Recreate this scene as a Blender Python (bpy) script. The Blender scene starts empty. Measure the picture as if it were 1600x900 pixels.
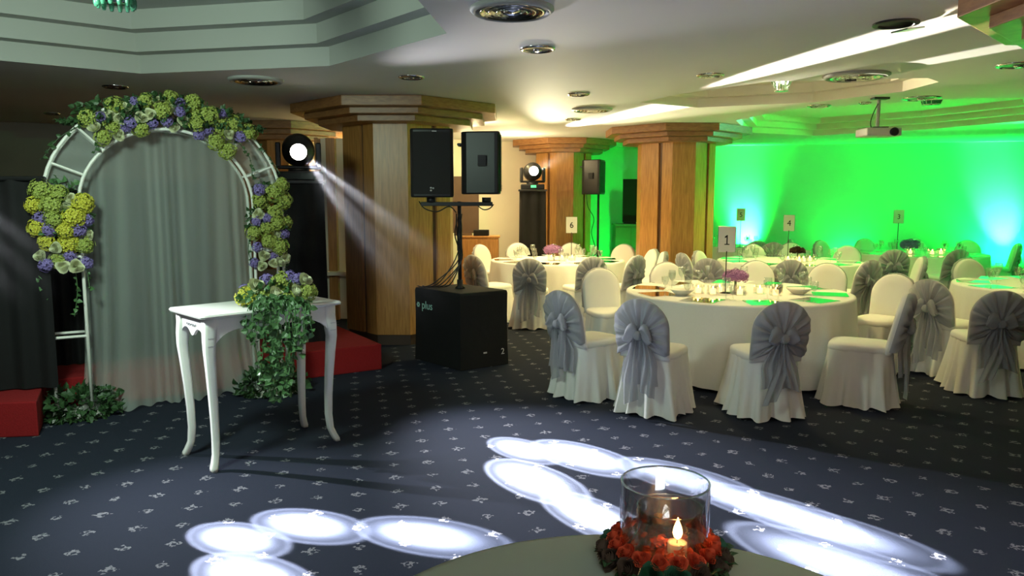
import bpy, math, random
from mathutils import Vector, Matrix
from mathutils.geometry import tessellate_polygon
PI = math.pi
SC = bpy.context.scene
COL = SC.collection
sin, cos = math.sin, math.cos

# ---------------------------------------------------------------- camera
FPX, CAMH, PITCH = 1180.0, 1.65, math.atan(140 / 1180.0)
CEIL = 2.70
cd = bpy.data.cameras.new('camera')
cd.sensor_width = 36; cd.lens = 36 * FPX / 1600; cd.clip_start = 0.05; cd.clip_end = 100
cam = bpy.data.objects.new('camera', cd); COL.objects.link(cam)
cam.location = (0, 0, CAMH); cam.rotation_euler = (PI / 2 - PITCH, 0, 0)
SC.camera = cam

def atz(px, py, z):
    """world x, y of the point at height z that the photograph shows at px, py"""
    a = (px - 800) / FPX; b = -(py - 450) / FPX
    ry = cos(PITCH) + b * sin(PITCH); rz = -sin(PITCH) + b * cos(PITCH)
    t = (z - CAMH) / rz
    return (a * t, ry * t)
def X(px, y, z=1.2):
    """world x for a pixel column at distance y"""
    d = y * cos(PITCH) - (z - CAMH) * sin(PITCH)
    return (px - 800) / FPX * d

# ---------------------------------------------------------------- world, exposure
w = bpy.data.worlds.new('world'); SC.world = w; w.use_nodes = True
w.node_tree.nodes['Background'].inputs[0].default_value = (0.30, 0.36, 0.40, 1)
w.node_tree.nodes['Background'].inputs[1].default_value = 0.02
vs = SC.view_settings
vs.view_transform = 'Standard'; vs.look = 'None'; vs.gamma = 1; vs.use_curve_mapping = False
vs.exposure = 0.0

# ---------------------------------------------------------------- lamps
def aim(o, tgt):
    d = Vector(tgt) - o.location
    o.rotation_euler = d.to_track_quat('-Z', 'Y').to_euler()
def spot(name, loc, tgt, power, angle, blend=0.3, color=(1, 1, 1), size=0.03, ring=False):
    l = bpy.data.lights.new(name, 'SPOT'); l.energy = power; l.spot_size = math.radians(angle)
    l.spot_blend = blend; l.color = color; l.shadow_soft_size = size
    o = bpy.data.objects.new(name, l); COL.objects.link(o); o.location = loc; aim(o, tgt)
    if ring:                       # the gobo wheel of a moving head: a bright rim round a hot core
        l.use_nodes = True; nt = l.node_tree; em = nt.nodes['Emission']
        tc = nt.nodes.new('ShaderNodeTexCoord')
        vm = nt.nodes.new('ShaderNodeVectorMath'); vm.operation = 'NORMALIZE'
        nt.links.new(tc.outputs['Normal'], vm.inputs[0])
        sx = nt.nodes.new('ShaderNodeSeparateXYZ'); nt.links.new(vm.outputs[0], sx.inputs[0])
        ab = nt.nodes.new('ShaderNodeMath'); ab.operation = 'ABSOLUTE'; nt.links.new(sx.outputs[2], ab.inputs[0])
        ac = nt.nodes.new('ShaderNodeMath'); ac.operation = 'ARCCOSINE'; nt.links.new(ab.outputs[0], ac.inputs[0])
        dv = nt.nodes.new('ShaderNodeMath'); dv.operation = 'DIVIDE'; nt.links.new(ac.outputs[0], dv.inputs[0])
        dv.inputs[1].default_value = math.radians(angle / 2)
        cr = nt.nodes.new('ShaderNodeValToRGB'); nt.links.new(dv.outputs[0], cr.inputs[0])
        e = cr.color_ramp.elements; e[0].position = 0.0; e[0].color = (1, 1, 1, 1)
        e[1].position = 1.0; e[1].color = (0, 0, 0, 1)
        for p, v in ((.40, .9), (.66, .25), (.84, .10), (.90, .30), (.95, .16)):
            n = e.new(p); n.color = (v, v * .97, v, 1)
        nt.links.new(cr.outputs[0], em.inputs[1])
    return o
def point(name, loc, power, color=(1, 1, 1), size=0.1):
    l = bpy.data.lights.new(name, 'POINT'); l.energy = power; l.color = color; l.shadow_soft_size = size
    o = bpy.data.objects.new(name, l); COL.objects.link(o); o.location = loc
    return o
def area(name, loc, tgt, power, size, color=(1, 1, 1), spread=180):
    l = bpy.data.lights.new(name, 'AREA'); l.energy = power; l.color = color; l.size = size; l.shape = 'DISK'
    l.spread = math.radians(spread)
    o = bpy.data.objects.new(name, l); COL.objects.link(o); o.location = loc; aim(o, tgt)
    return o

HEAD1 = Vector((X(466, 7.5, 2.1), 7.5, 2.12))        # moving head on the black totem behind the arch
HEAD0 = Vector((-4.35, 5.10, 2.20))                    # its twin at the other end of the stage, left of the frame
HEAD2 = Vector((X(832, 13.0, 2.1), 13.0, 2.10))      # moving head by the second column
WARM = (1.0, 0.79, 0.33)
COOL = (0.90, 0.92, 1.0)
def pools(head, name, lst, power):
    for px, py, ang, k in lst:
        x, y = atz(px, py, 0)
        d = (Vector((x, y, 0)) - head).normalized()
        spot(name, head + d * 0.22, (x, y, 0), power * k, ang, 0.15, COOL, 0.012, ring=True)
pools(HEAD1, 'moving_head_beam', [(815, 702, 5.4, .9), (830, 748, 6.0, 1.2), (905, 712, 6.4, 1.1), (925, 805, 4.6, 1.2),
      (1060, 745, 5.4, .9), (1190, 790, 4.6, 1.2), (1290, 825, 4.4, 1.3), (1330, 890, 5.2, 1.4)], 110000)
pools(HEAD0, 'moving_head_beam_left', [(368, 842, 5.2, 1.0), (478, 820, 5.4, 1.0), (665, 836, 5.2, 1.2), (390, 900, 5.2, 1.2)], 90000)
spot('moving_head_wash', HEAD1 + (Vector((.6, 4.2, 0)) - HEAD1).normalized() * .22, (.8, 4.1, 0), 2500, 40, 1.0, COOL, .03)
spot('moving_head_wash_left', HEAD0 + (Vector((-1.0, 3.6, 0)) - HEAD0).normalized() * .22, (-.9, 3.55, 0), 1050, 42, 1.0, COOL, .03)
# head by the second column throws two narrow beams that graze the ceiling
for tx, ty, a, k in ((2.42, 5.3, 3.4, 1.0), (3.35, 5.7, 2.4, .5), (1.62, 9.35, 9, .13), (1.1, 10.6, 14, .02)):
    t = Vector((tx, ty, CEIL)); d = (t - HEAD2).normalized()
    spot('ceiling_beam', HEAD2 + d * .22, t, 60000 * k, a, 0.5, (1, .95, .78), .02)
spot('ceiling_wash', HEAD1 + Vector((.12, -.2, .05)), (2.2, 2.6, CEIL), 500, 30, 1.0, (.95, .93, 1.0), .05)
spot('ceiling_wash', HEAD2 + Vector((.08, -.22, .05)), (1.0, 5.6, CEIL), 1500, 24, 1.0, (1, .88, .58), .05)
spot('ceiling_wash', HEAD2 + Vector((.12, -.2, .05)), (3.3, 6.6, CEIL), 2600, 24, 1.0, (1, .86, .55), .05)
# LED par cans washing the end wall green
GREEN = (0.004, 1.0, 0.075)
# warm downlights in the ceiling over the dining end
for x, y, p in ((2.2, 7.5, 46), (.7, 11.2, 80), (4.0, 11.0, 55), (3.6, 8.7, 35), (.6, 9.0, 50), (5.2, 7.0, 34), (1.25, 9.9, 45), (-.2, 13.0, 50),
                (5.6, 9.6, 20)):
    spot('downlight_lamp', (x, y, CEIL - .03), (x, y, 0), p * 3.3, 118, 0.9, WARM, .12)
point('warm_fill', (-2.2, 11.6, 2.3), 26 * 2, (1, .74, .34), .15)  # added warm fill for the back walls, no fixture there
point('warm_fill', (0.0, 12.6, 2.35), 30 * 2, (1, .80, .42), .15)
point('warm_fill', (2.2, 2.5, 2.25), 14, (1, .62, .28), .1)  # added fill that warms the near column cap
point('warm_fill', (-0.6, 10.6, 2.45), 16 * 2, (1, .80, .42), .15)
# weak added fill without fixtures at the camera's end of the hall
area('hall_fill', (0.5, -0.6, 2.6), (0.5, 1.5, 0), 40, 1.2, (.82, .93, 1.0))
area('hall_fill', (-2.4, 3.0, 2.6), (-2.8, 5.4, .9), 75, .5, (.75, 1.0, .82))

# ---------------------------------------------------------------- materials
def new_mat(name):
    m = bpy.data.materials.new(name); m.use_nodes = True
    return m, m.node_tree, m.node_tree.nodes['Principled BSDF']
def mat(name, col, rough=.6, metal=0, noise=0, scale=20, bump=0, trans=0, ior=1.45, alpha=1, spec=.5, emit=None, es=0, stretch=None, sheen=0):
    m, nt, b = new_mat(name)
    b.inputs['Base Color'].default_value = (*col, 1); b.inputs['Roughness'].default_value = rough
    b.inputs['Metallic'].default_value = metal; b.inputs['IOR'].default_value = ior
    b.inputs['Transmission Weight'].default_value = trans; b.inputs['Alpha'].default_value = alpha
    b.inputs['Specular IOR Level'].default_value = spec
    b.inputs['Sheen Weight'].default_value = sheen
    if emit: b.inputs['Emission Color'].default_value = (*emit, 1); b.inputs['Emission Strength'].default_value = es
    if noise or bump:
        tc = nt.nodes.new('ShaderNodeTexCoord'); mp = nt.nodes.new('ShaderNodeMapping')
        nt.links.new(tc.outputs['Object'], mp.inputs[0])
        if stretch: mp.inputs['Scale'].default_value = stretch
        n = nt.nodes.new('ShaderNodeTexNoise'); n.inputs['Scale'].default_value = scale; n.inputs['Detail'].default_value = 4
        nt.links.new(mp.outputs[0], n.inputs['Vector'])
        if noise:
            mx = nt.nodes.new('ShaderNodeMix'); mx.data_type = 'RGBA'
            mx.inputs[6].default_value = (*[c * (1 - noise) for c in col], 1)
            mx.inputs[7].default_value = (*[min(1, c * (1 + noise)) for c in col], 1)
            nt.links.new(n.outputs[0], mx.inputs[0]); nt.links.new(mx.outputs[2], b.inputs['Base Color'])
        if bump:
            bp = nt.nodes.new('ShaderNodeBump'); bp.inputs['Strength'].default_value = bump; bp.inputs['Distance'].default_value = .01
            nt.links.new(n.outputs[0], bp.inputs['Height']); nt.links.new(bp.outputs[0], b.inputs['Normal'])
    return m
def sheer(name, col, opacity, transl=.4):
    """thin cloth: part diffuse, part translucent, part clear"""
    m, nt, b = new_mat(name); nt.nodes.remove(b); out = nt.nodes['Material Output']
    d = nt.nodes.new('ShaderNodeBsdfDiffuse'); d.inputs[0].default_value = (*col, 1)
    t = nt.nodes.new('ShaderNodeBsdfTranslucent'); t.inputs[0].default_value = (*col, 1)
    c = nt.nodes.new('ShaderNodeBsdfTransparent')
    a = nt.nodes.new('ShaderNodeMixShader'); a.inputs[0].default_value = transl
    nt.links.new(d.outputs[0], a.inputs[1]); nt.links.new(t.outputs[0], a.inputs[2])
    lw = nt.nodes.new('ShaderNodeLayerWeight'); lw.inputs[0].default_value = .35
    mr = nt.nodes.new('ShaderNodeMapRange'); mr.inputs[3].default_value = opacity; mr.inputs[4].default_value = min(1, opacity + .45)
    nt.links.new(lw.outputs['Facing'], mr.inputs[0])
    e = nt.nodes.new('ShaderNodeMixShader'); nt.links.new(mr.outputs[0], e.inputs[0])
    nt.links.new(c.outputs[0], e.inputs[1]); nt.links.new(a.outputs[0], e.inputs[2]); nt.links.new(e.outputs[0], out.inputs[0])
    return m
def thin_glass(name, col=(1, 1, 1), refl=.5):
    m, nt, b = new_mat(name); nt.nodes.remove(b); out = nt.nodes['Material Output']
    g = nt.nodes.new('ShaderNodeBsdfGlossy'); g.inputs['Roughness'].default_value = .03
    c = nt.nodes.new('ShaderNodeBsdfTransparent'); c.inputs[0].default_value = (*col, 1)
    lw = nt.nodes.new('ShaderNodeLayerWeight'); lw.inputs[0].default_value = .5
    pw = nt.nodes.new('ShaderNodeMath'); pw.operation = 'POWER'; pw.inputs[1].default_value = 3.0; nt.links.new(lw.outputs['Facing'], pw.inputs[0])
    mr = nt.nodes.new('ShaderNodeMapRange'); mr.inputs[3].default_value = .12; mr.inputs[4].default_value = refl; nt.links.new(pw.outputs[0], mr.inputs[0])
    e = nt.nodes.new('ShaderNodeMixShader'); nt.links.new(mr.outputs[0], e.inputs[0])
    nt.links.new(c.outputs[0], e.inputs[1]); nt.links.new(g.outputs[0], e.inputs[2]); nt.links.new(e.outputs[0], out.inputs[0])
    return m
def wood(name, col, dark, rough=.35, sc=(9, 9, .7)):
    m, nt, b = new_mat(name)
    tc = nt.nodes.new('ShaderNodeTexCoord'); mp = nt.nodes.new('ShaderNodeMapping'); mp.inputs['Scale'].default_value = sc
    nt.links.new(tc.outputs['Object'], mp.inputs[0])
    n = nt.nodes.new('ShaderNodeTexNoise'); n.inputs['Scale'].default_value = 6; n.inputs['Detail'].default_value = 6
    n.inputs['Distortion'].default_value = .4
    nt.links.new(mp.outputs[0], n.inputs['Vector'])
    cr = nt.nodes.new('ShaderNodeValToRGB'); cr.color_ramp.elements[0].position = .3; cr.color_ramp.elements[1].position = .7
    cr.color_ramp.elements[0].color = (*dark, 1); cr.color_ramp.elements[1].color = (*col, 1)
    nt.links.new(n.outputs[0], cr.inputs[0]); nt.links.new(cr.outputs[0], b.inputs['Base Color'])
    b.inputs['Roughness'].default_value = rough
    return m
def carpet():
    m, nt, b = new_mat('navy carpet'); N = nt.nodes.new; L = nt.links.new
    b.inputs['Roughness'].default_value = .95; b.inputs['Specular IOR Level'].default_value = .1
    tc = N('ShaderNodeTexCoord'); mp = N('ShaderNodeMapping'); mp.inputs['Rotation'].default_value = (0, 0, math.radians(33))
    L(tc.outputs['Object'], mp.inputs[0])
    def ma(op, a, bb=None, c=None):
        n = N('ShaderNodeMath'); n.operation = op
        for i, v in enumerate((a, bb, c)):
            if v is None: continue
            if isinstance(v, (int, float)): n.inputs[i].default_value = v
            else: L(v, n.inputs[i])
        return n.outputs[0]
    nw = N('ShaderNodeTexNoise'); nw.inputs['Scale'].default_value = 46; nw.inputs['Detail'].default_value = 1
    L(tc.outputs['Object'], nw.inputs['Vector'])
    def lattice(off, cell, size, dotx):
        sx = N('ShaderNodeSeparateXYZ'); ad = N('ShaderNodeVectorMath'); ad.inputs[1].default_value = off
        L(mp.outputs[0], ad.inputs[0]); L(ad.outputs[0], sx.inputs[0])
        fx = ma('SUBTRACT', ma('FRACT', ma('DIVIDE', sx.outputs[0], cell)), .5)
        fy = ma('SUBTRACT', ma('FRACT', ma('DIVIDE', sx.outputs[1], cell)), .5)
        ax, ay = ma('ABSOLUTE', fx), ma('ABSOLUTE', fy)
        # four small petals round a dark heart
        d = ma('ADD', ma('MAXIMUM', ax, ay), ma('MULTIPLY', ma('SUBTRACT', nw.outputs[0], .5), .22))
        pet = ma('LESS_THAN', d, size)
        hx = ma('SUBTRACT', fx, dotx)
        heart = ma('LESS_THAN', ma('ADD', ma('MULTIPLY', hx, hx), ma('MULTIPLY', fy, fy)), size * size * .22)
        return ma('MULTIPLY', pet, ma('SUBTRACT', 1, heart))
    a = lattice((0, 0, 0), .31, .085, .03); c = lattice((.155, .155, 0), .31, .065, -.03)
    s = ma('MINIMUM', ma('ADD', a, c), 1)
    nz = N('ShaderNodeTexNoise'); nz.inputs['Scale'].default_value = 260; nz.inputs['Detail'].default_value = 2
    L(tc.outputs['Object'], nz.inputs['Vector'])
    nb = N('ShaderNodeTexNoise'); nb.inputs['Scale'].default_value = 70; nb.inputs['Detail'].default_value = 2
    L(tc.outputs['Object'], nb.inputs['Vector'])
    fac = ma('MULTIPLY', s, ma('MULTIPLY', ma('GREATER_THAN', nb.outputs[0], .42), .75))
    base = N('ShaderNodeMix'); base.data_type = 'RGBA'
    base.inputs[6].default_value = (.012, .015, .025, 1); base.inputs[7].default_value = (.027, .033, .052, 1)
    L(nz.outputs[0], base.inputs[0])
    mx = N('ShaderNodeMix'); mx.data_type = 'RGBA'; mx.inputs[7].default_value = (.22, .22, .24, 1)
    L(fac, mx.inputs[0]); L(base.outputs[2], mx.inputs[6]); L(mx.outputs[2], b.inputs['Base Color'])
    bp = N('ShaderNodeBump'); bp.inputs['Strength'].default_value = .5; bp.inputs['Distance'].default_value = .004
    L(nz.outputs[0], bp.inputs['Height']); L(bp.outputs[0], b.inputs['Normal'])
    return m
M = dict(
    carpet=carpet(),
    ceiling=mat('ceiling paint', (.78, .76, .74), .75, spec=.22, noise=.03, scale=2),
    coffer=mat('coffer paint', (.40, .41, .38), .6),  # left coffer: same paint, its dimmer light put into the darker tone
    coffer_lit=mat('lit-toned coffer paint', (.80, .76, .64), .6),  # same paint, lighter and warmer to carry the light on the other coffers
    wall=mat('cream wall paint', (.80, .74, .60), .5, noise=.04, scale=3),
    wallwhite=mat('green-lit-toned wall paint', (.34, .80, .58), .45),  # off-white wall, part of the green lamp light put into its colour
    walldark=mat('dark brown wall panelling', (.13, .085, .055), .5, noise=.2, scale=4),
    black=mat('black cloth', (.0025, .0025, .003), .85, noise=.3, scale=12, bump=.3),
    blackplastic=mat('black plastic', (.010, .010, .011), .35, spec=.35),
    grille=mat('black speaker grille', (.010, .010, .010), .7, bump=.4, scale=300),
    blackmetal=mat('black metal', (.015, .015, .016), .4, .3),
    red=mat('red carpet', (.24, .004, .006), .9, noise=.2, scale=90, bump=.3),
    wood=wood('honey oak veneer', (.52, .255, .07), (.33, .145, .035)),
    woodcap=wood('oak moulding', (.34, .16, .055), (.20, .085, .03), .4, (2, 2, 8)),
    wooddark=wood('dark oak groove', (.16, .075, .03), (.09, .04, .016)),
    plinth=mat('dark plinth', (.05, .028, .018), .5),
    white=mat('white painted frame', (.80, .80, .74), .35),
    tablewhite=mat('white lacquered wood', (.84, .83, .79), .3, noise=.03, scale=12),
    silver=mat('silver grey carving', (.42, .42, .44), .35, .5),
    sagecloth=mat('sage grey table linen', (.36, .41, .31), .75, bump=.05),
    darkrose=mat('dark green petals', (.03, .11, .05), .6, noise=.3, scale=30),
    brownrose=mat('dry brown petals', (.10, .06, .035), .7, noise=.3, scale=30),
    cloth=mat('white table linen', (.84, .83, .78), .75, noise=.03, scale=60, bump=.05),
    cover=mat('white chair cover', (.83, .81, .76), .7, sheen=.2, noise=.03, scale=8),
    sash=sheer('silver organza sash', (.50, .50, .53), .70, .3),
    drape=sheer('white sheer drape', (.80, .88, .83), .34, .45),
    mirror=mat('mirror plate', (.9, .9, .9), .015, 1.0),
    glass=thin_glass('clear thin glass', (.97, .99, .98), .75),
    thick=thin_glass('clear candle glass', (.97, .97, .96), .9),
    wax=mat('white candle wax', (.9, .82, .66), .4, emit=(1, .55, .2), es=.25),
    flame=mat('candle flame', (1, .6, .2), .5, emit=(1, .52, .16), es=28),
    glow=mat('lit candle', (1, .7, .4), .5, emit=(1, .62, .28), es=2.2),
    lens=mat('lit lens', (1, 1, 1), .3, emit=(1, .97, .80), es=16),
    greenled=mat('green display', (.1, .8, .4), .3, emit=(.05, .9, .35), es=.6),
    rose=mat('cream rose petals', (.70, .72, .48), .6),
    redrose=mat('red orange rose petals', (.72, .10, .035), .6, noise=.25, scale=30),
    hydra=mat('lime hydrangea', (.30, .36, .07), .6, noise=.25, scale=14),
    yellow=mat('yellow hydrangea', (.52, .50, .05), .6, noise=.2, scale=14),
    purple=mat('violet blossom', (.20, .15, .40), .6, noise=.35, scale=22),
    mauve=mat('mauve blossom', (.42, .20, .42), .7, noise=.35, scale=22),
    leaf=mat('dark green leaf', (.035, .085, .028), .5, noise=.4, scale=16),
    ivy=mat('green ivy leaf', (.07, .16, .055), .45, noise=.5, scale=12),
    paper=mat('white paper', (.85, .82, .72), .6),
    ink=mat('black print', (.01, .01, .01), .6),
    chrome=mat('chrome', (.75, .75, .72), .12, 1),
    dark=mat('dark recess', (.02, .02, .02), .6),
    grey=mat('grey metal ring', (.30, .31, .28), .35, .6),
    crystal=mat('crystal', (.85, 1, .93), .02, trans=1, ior=1.5),
    greenglass=mat('green crystal', (.16, .50, .34), .08, trans=.6, ior=1.5),
    projector=mat('beige projector shell', (.50, .50, .44), .45),
    printgreen=mat('pale green print', (.35, .62, .55), .5),
    printgrey=mat('grey print', (.5, .5, .5), .5),
)

# ---------------------------------------------------------------- mesh builder
class MB:
    def __init__(s): s.v = []; s.f = []; s.T = Matrix.Identity(4)
    def add(s, vs, fs):
        n = len(s.v); s.v += [tuple(s.T @ Vector(p)) for p in vs]; s.f += [tuple(i + n for i in f) for f in fs]
        return s
    def box(s, x0, x1, y0, y1, z0, z1):
        return s.add([(x0, y0, z0), (x1, y0, z0), (x1, y1, z0), (x0, y1, z0), (x0, y0, z1), (x1, y0, z1), (x1, y1, z1), (x0, y1, z1)],
                     [(0, 3, 2, 1), (4, 5, 6, 7), (0, 1, 5, 4), (1, 2, 6, 5), (2, 3, 7, 6), (3, 0, 4, 7)])
    def prism(s, poly, z0, z1, poly2=None):
        n = len(poly); p2 = poly2 or poly
        vs = [(x, y, z0) for x, y in poly] + [(x, y, z1) for x, y in p2]
        return s.add(vs, [tuple(range(n))[::-1], tuple(range(n, 2 * n))] + [(i, (i + 1) % n, n + (i + 1) % n, n + i) for i in range(n)])
    def rings(s, rs, close=True, cap0=False, cap1=False):
        m = len(rs[0]); vs = [p for r in rs for p in r]; fs = []
        for a in range(len(rs) - 1):
            for i in range(m if close else m - 1):
                j = (i + 1) % m
                fs.append((a * m + i, a * m + j, (a + 1) * m + j, (a + 1) * m + i))
        if cap0: fs.append(tuple(range(m))[::-1])
        if cap1: fs.append(tuple(range((len(rs) - 1) * m, len(rs) * m)))
        return s.add(vs, fs)
    def lathe(s, prof, n=20, c=(0, 0, 0), cap=True):
        rs = [[(c[0] + r * cos(2 * PI * i / n), c[1] + r * sin(2 * PI * i / n), c[2] + z) for i in range(n)] for r, z in prof]
        return s.rings(rs, cap0=cap, cap1=cap)
    def tube(s, pts, r, n=8, closed=False):
        pts = [Vector(p) for p in pts]; rs = []; L = len(pts)
        rr = r if isinstance(r, (list, tuple)) else [r] * L
        up = Vector((0.13, .21, .97)).normalized(); 
        for i, p in enumerate(pts):
            if closed: d = pts[(i + 1) % L] - pts[i - 1]
            else: d = pts[min(i + 1, L - 1)] - pts[max(i - 1, 0)]
            d.normalize()
            u = up - d * up.dot(d)
            if u.length < .05: u = Vector((1, 0, 0)) - d * d.x
            u.normalize(); v = d.cross(u); up = u
            rs.append([tuple(p + (u * cos(2 * PI * k / n) + v * sin(2 * PI * k / n)) * rr[i]) for k in range(n)])
        if closed: rs.append(rs[0]); return s.rings(rs)
        return s.rings(rs, cap0=True, cap1=True)
    def ball(s, c, r, n=10, m=6, sc=(1, 1, 1)):
        rs = [[(c[0] + r * sc[0] * sin(PI * j / m) * cos(2 * PI * i / n), c[1] + r * sc[1] * sin(PI * j / m) * sin(2 * PI * i / n),
                c[2] - r * sc[2] * cos(PI * j / m)) for i in range(n)] for j in range(1, m)]
        return s.rings(rs, cap0=True, cap1=True)
    def grid(s, fn, nu, nv):
        vs = [fn(i / nu, j / nv) for j in range(nv + 1) for i in range(nu + 1)]
        return s.add(vs, [(j * (nu + 1) + i, j * (nu + 1) + i + 1, (j + 1) * (nu + 1) + i + 1, (j + 1) * (nu + 1) + i) for j in range(nv) for i in range(nu)])
    def mesh(s, name, m, smooth=True):
        me = bpy.data.meshes.new(name); me.from_pydata(s.v, [], s.f)
        if m: me.materials.append(M[m])
        if smooth: me.polygons.foreach_set('use_smooth', [True] * len(me.polygons))
        me.update()
        return me
def link(name, me, parent=None, loc=None, rot=None, scale=None):
    o = bpy.data.objects.new(name, me); COL.objects.link(o)
    if parent: o.parent = parent
    if loc is not None: o.location = loc
    if rot is not None: o.rotation_euler = rot
    if scale is not None: o.scale = scale if isinstance(scale, (list, tuple)) else (scale,) * 3
    return o
def part(name, mb, m, parent, smooth=False, loc=None, rot=None, bevel=0, label=None, stuff=False):
    o = link(name, mb.mesh(name, m, smooth), parent, loc, rot)
    if bevel: bv = o.modifiers.new('bevel', 'BEVEL'); bv.width = bevel; bv.segments = 2; bv.limit_method = 'ANGLE'
    if label: o['label'] = label
    if stuff: o['kind'] = 'stuff'
    return o
def tag(o, label, cat, group=None):
    o['label'] = label; o['category'] = cat
    if group: o['group'] = group
    return o
def thing(name, label, cat, loc=(0, 0, 0), rz=0, group=None):
    o = bpy.data.objects.new(name, None); COL.objects.link(o); o.empty_display_size = .1
    o.location = loc; o.rotation_euler = (0, 0, rz)
    return tag(o, label, cat, group)
def struct(name, mb, m, smooth=False, parent=None):
    o = part(name, mb, m, parent, smooth)
    if not parent: o['kind'] = 'structure'
    return o
KIDS = {}
def copy_tree(root, loc, rz, label=None, group=None, keep=None):
    r = root.copy(); COL.objects.link(r); r.location = loc; r.rotation_euler = (0, 0, rz)
    if label: r['label'] = label
    if group: r['group'] = group
    for ch in [o for o in root.children]:
        c = ch.copy(); COL.objects.link(c); c.parent = r
        for g in ch.children:
            d = g.copy(); COL.objects.link(d); d.parent = c
    return r
def smoothpath(pts, n=6):
    """Catmull-Rom through points"""
    P = [Vector(p) for p in pts]; P = [P[0]] + P + [P[-1]]; out = []
    for i in range(1, len(P) - 2):
        for k in range(n):
            t = k / n
            out.append(.5 * ((2 * P[i]) + (P[i + 1] - P[i - 1]) * t + (2 * P[i - 1] - 5 * P[i] + 4 * P[i + 1] - P[i + 2]) * t * t + (3 * P[i] - P[i - 1] - 3 * P[i + 1] + P[i + 2]) * t ** 3))
    out.append(P[-2]); return out

# ================================================================ SETTING
fl = MB().add([(-14, -3, 0), (14, -3, 0), (14, 20, 0), (-14, 20, 0)], [(0, 1, 2, 3)])
struct('floor', fl, 'carpet')
# octagonal coffers
def lerp_poly(poly, inset):
    cx = sum(p[0] for p in poly) / len(poly); cy = sum(p[1] for p in poly) / len(poly)
    r = sum(math.hypot(p[0] - cx, p[1] - cy) for p in poly) / len(poly)
    k = 1 - inset / r
    return [(cx + (x - cx) * k, cy + (y - cy) * k) for x, y in poly]
cA = [atz(-70, 88, CEIL), atz(220, 115, CEIL), atz(515, 103, CEIL), atz(698, 52, CEIL)]
cA += [(cA[3][0] - .2, 3.0), (-1.7, 1.9), (-3.4, 1.9), (-4.7, 3.4)]
cB = [atz(*p, CEIL) for p in ((1000, 160), (1062, 147), (1195, 128), (1330, 124), (1450, 122), (1467, 128), (1410, 143), (1270, 160), (1090, 168))]
cC = [atz(*p, CEIL) for p in ((1150, 188), (1230, 171), (1370, 162), (1500, 154), (1640, 152), (1640, 185), (1451, 202), (1270, 212), (1170, 207))]
coffers = [(cA, 3, .15, .15), (cB, 2, .10, .13), (cC, 3, .085, .16)]
outer = [(-14, -3), (14, -3), (14, 20), (-14, 20)]
polys = [[Vector((x, y, 0)) for x, y in outer]] + [[Vector((x, y, 0)) for x, y in c[0]] for c in coffers]
flat = [v for p in polys for v in p]
cm = MB(); cm.add([(v.x, v.y, CEIL) for v in flat], [tuple(t) for t in tessellate_polygon(polys)])
struct('ceiling', cm, 'ceiling')
for k, (poly, n, h, wd) in enumerate(coffers):
    mb = MB(); cur = poly; z = CEIL; N = len(poly)
    for s_ in range(n):
        nx = lerp_poly(cur, wd)
        rs = [[(x, y, z) for x, y in cur], [(x, y, z + h) for x, y in cur]]
        mb.rings(rs)
        z += h
        if s_ < n - 1:
            mb.rings([[(x, y, z) for x, y in cur], [(x, y, z) for x, y in nx]]); cur = nx
        else: mb.add([(x, y, z) for x, y in cur], [tuple(range(N))])
    struct('trim_%d' % (k + 1), mb, 'coffer' if k == 0 else 'coffer_lit')
def wall(name, p, q, m, z0=0, z1=CEIL + .02, t=.12):
    d = Vector((q[0] - p[0], q[1] - p[1])); d.normalize(); n = Vector((-d.y, d.x)) * t     # thickness on the far side
    mb = MB().prism([p, q, (q[0] + n.x, q[1] + n.y), (p[0] + n.x, p[1] + n.y)], z0, z1)
    return struct(name, mb, m)
W = [(-12, 8.0), (-3.9, 12.3), (1.15, 14.9), (1.15, 15.9), (2.95, 15.75), (11.0, 13.9)]
wall('wall_back_left', W[0], W[1], 'walldark')
wall('wall_back_middle', W[1], W[2], 'wall')
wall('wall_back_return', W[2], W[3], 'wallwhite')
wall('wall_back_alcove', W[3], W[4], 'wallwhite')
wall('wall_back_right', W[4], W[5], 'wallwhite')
wall('wall_right', (11.0, 13.9), (11.0, -2.5), 'wall')
wall('wall_front', (11.0, -2.5), (-12, -2.5), 'wall')
wall('wall_left', (-12, -2.5), (-12, 8.0), 'walldark')

# ---- octagonal oak columns
def octo(w_, c_):
    return [(c_, -w_), (w_, -c_), (w_, c_), (c_, w_), (-c_, w_), (-w_, c_), (-w_, -c_), (-c_, -w_)]
def column(cx, cy, k, label, cat='column', top=CEIL):
    t = thing('column', label, cat, (cx, cy, 0), 0, None)
    W_, C_ = .56 * k, .17 * k
    part('plinth', MB().prism(octo(W_ - .02, C_), 0, .12), 'plinth', t)
    shaft = MB(); o8 = octo(W_, C_)
    shaft.prism(octo(W_ - .035, C_ - .01), .12, top - .20)
    part('core', shaft, 'wooddark', t)
    # veneer panels: plain on the short sides, two with a groove between them on the long diagonal sides
    for i in range(8):
        a = Vector(o8[i]); b = Vector(o8[(i + 1) % 8]); d = (b - a); Ln = d.length; d.normalize(); nrm = Vector((d.y, -d.x))
        segs = [(0, Ln)] if i % 2 == 1 or Ln < .45 * k else [(0, Ln * .56), (Ln * .68, Ln)]
        for s0, s1 in segs:
            p, q = a + d * s0, a + d * s1
            pts = [p, q, q - nrm * .036, p - nrm * .036]
            part('veneer_panel', MB().prism([(v.x, v.y) for v in pts], .12, top - .2), 'wood', t)
    for w_, z0, z1 in ((.78, top - .235, top - .17), (.91, top - .17, top - .105), (1.04, top - .105, top - .001)):
        e = w_ * k * 1.0
        part('cap_moulding', MB().prism(octo(e, e * .36), z0, z1), 'woodcap', t, bevel=.006)
    return t
def colat(px, d): return (X(px, d, 2.2), d)
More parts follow.
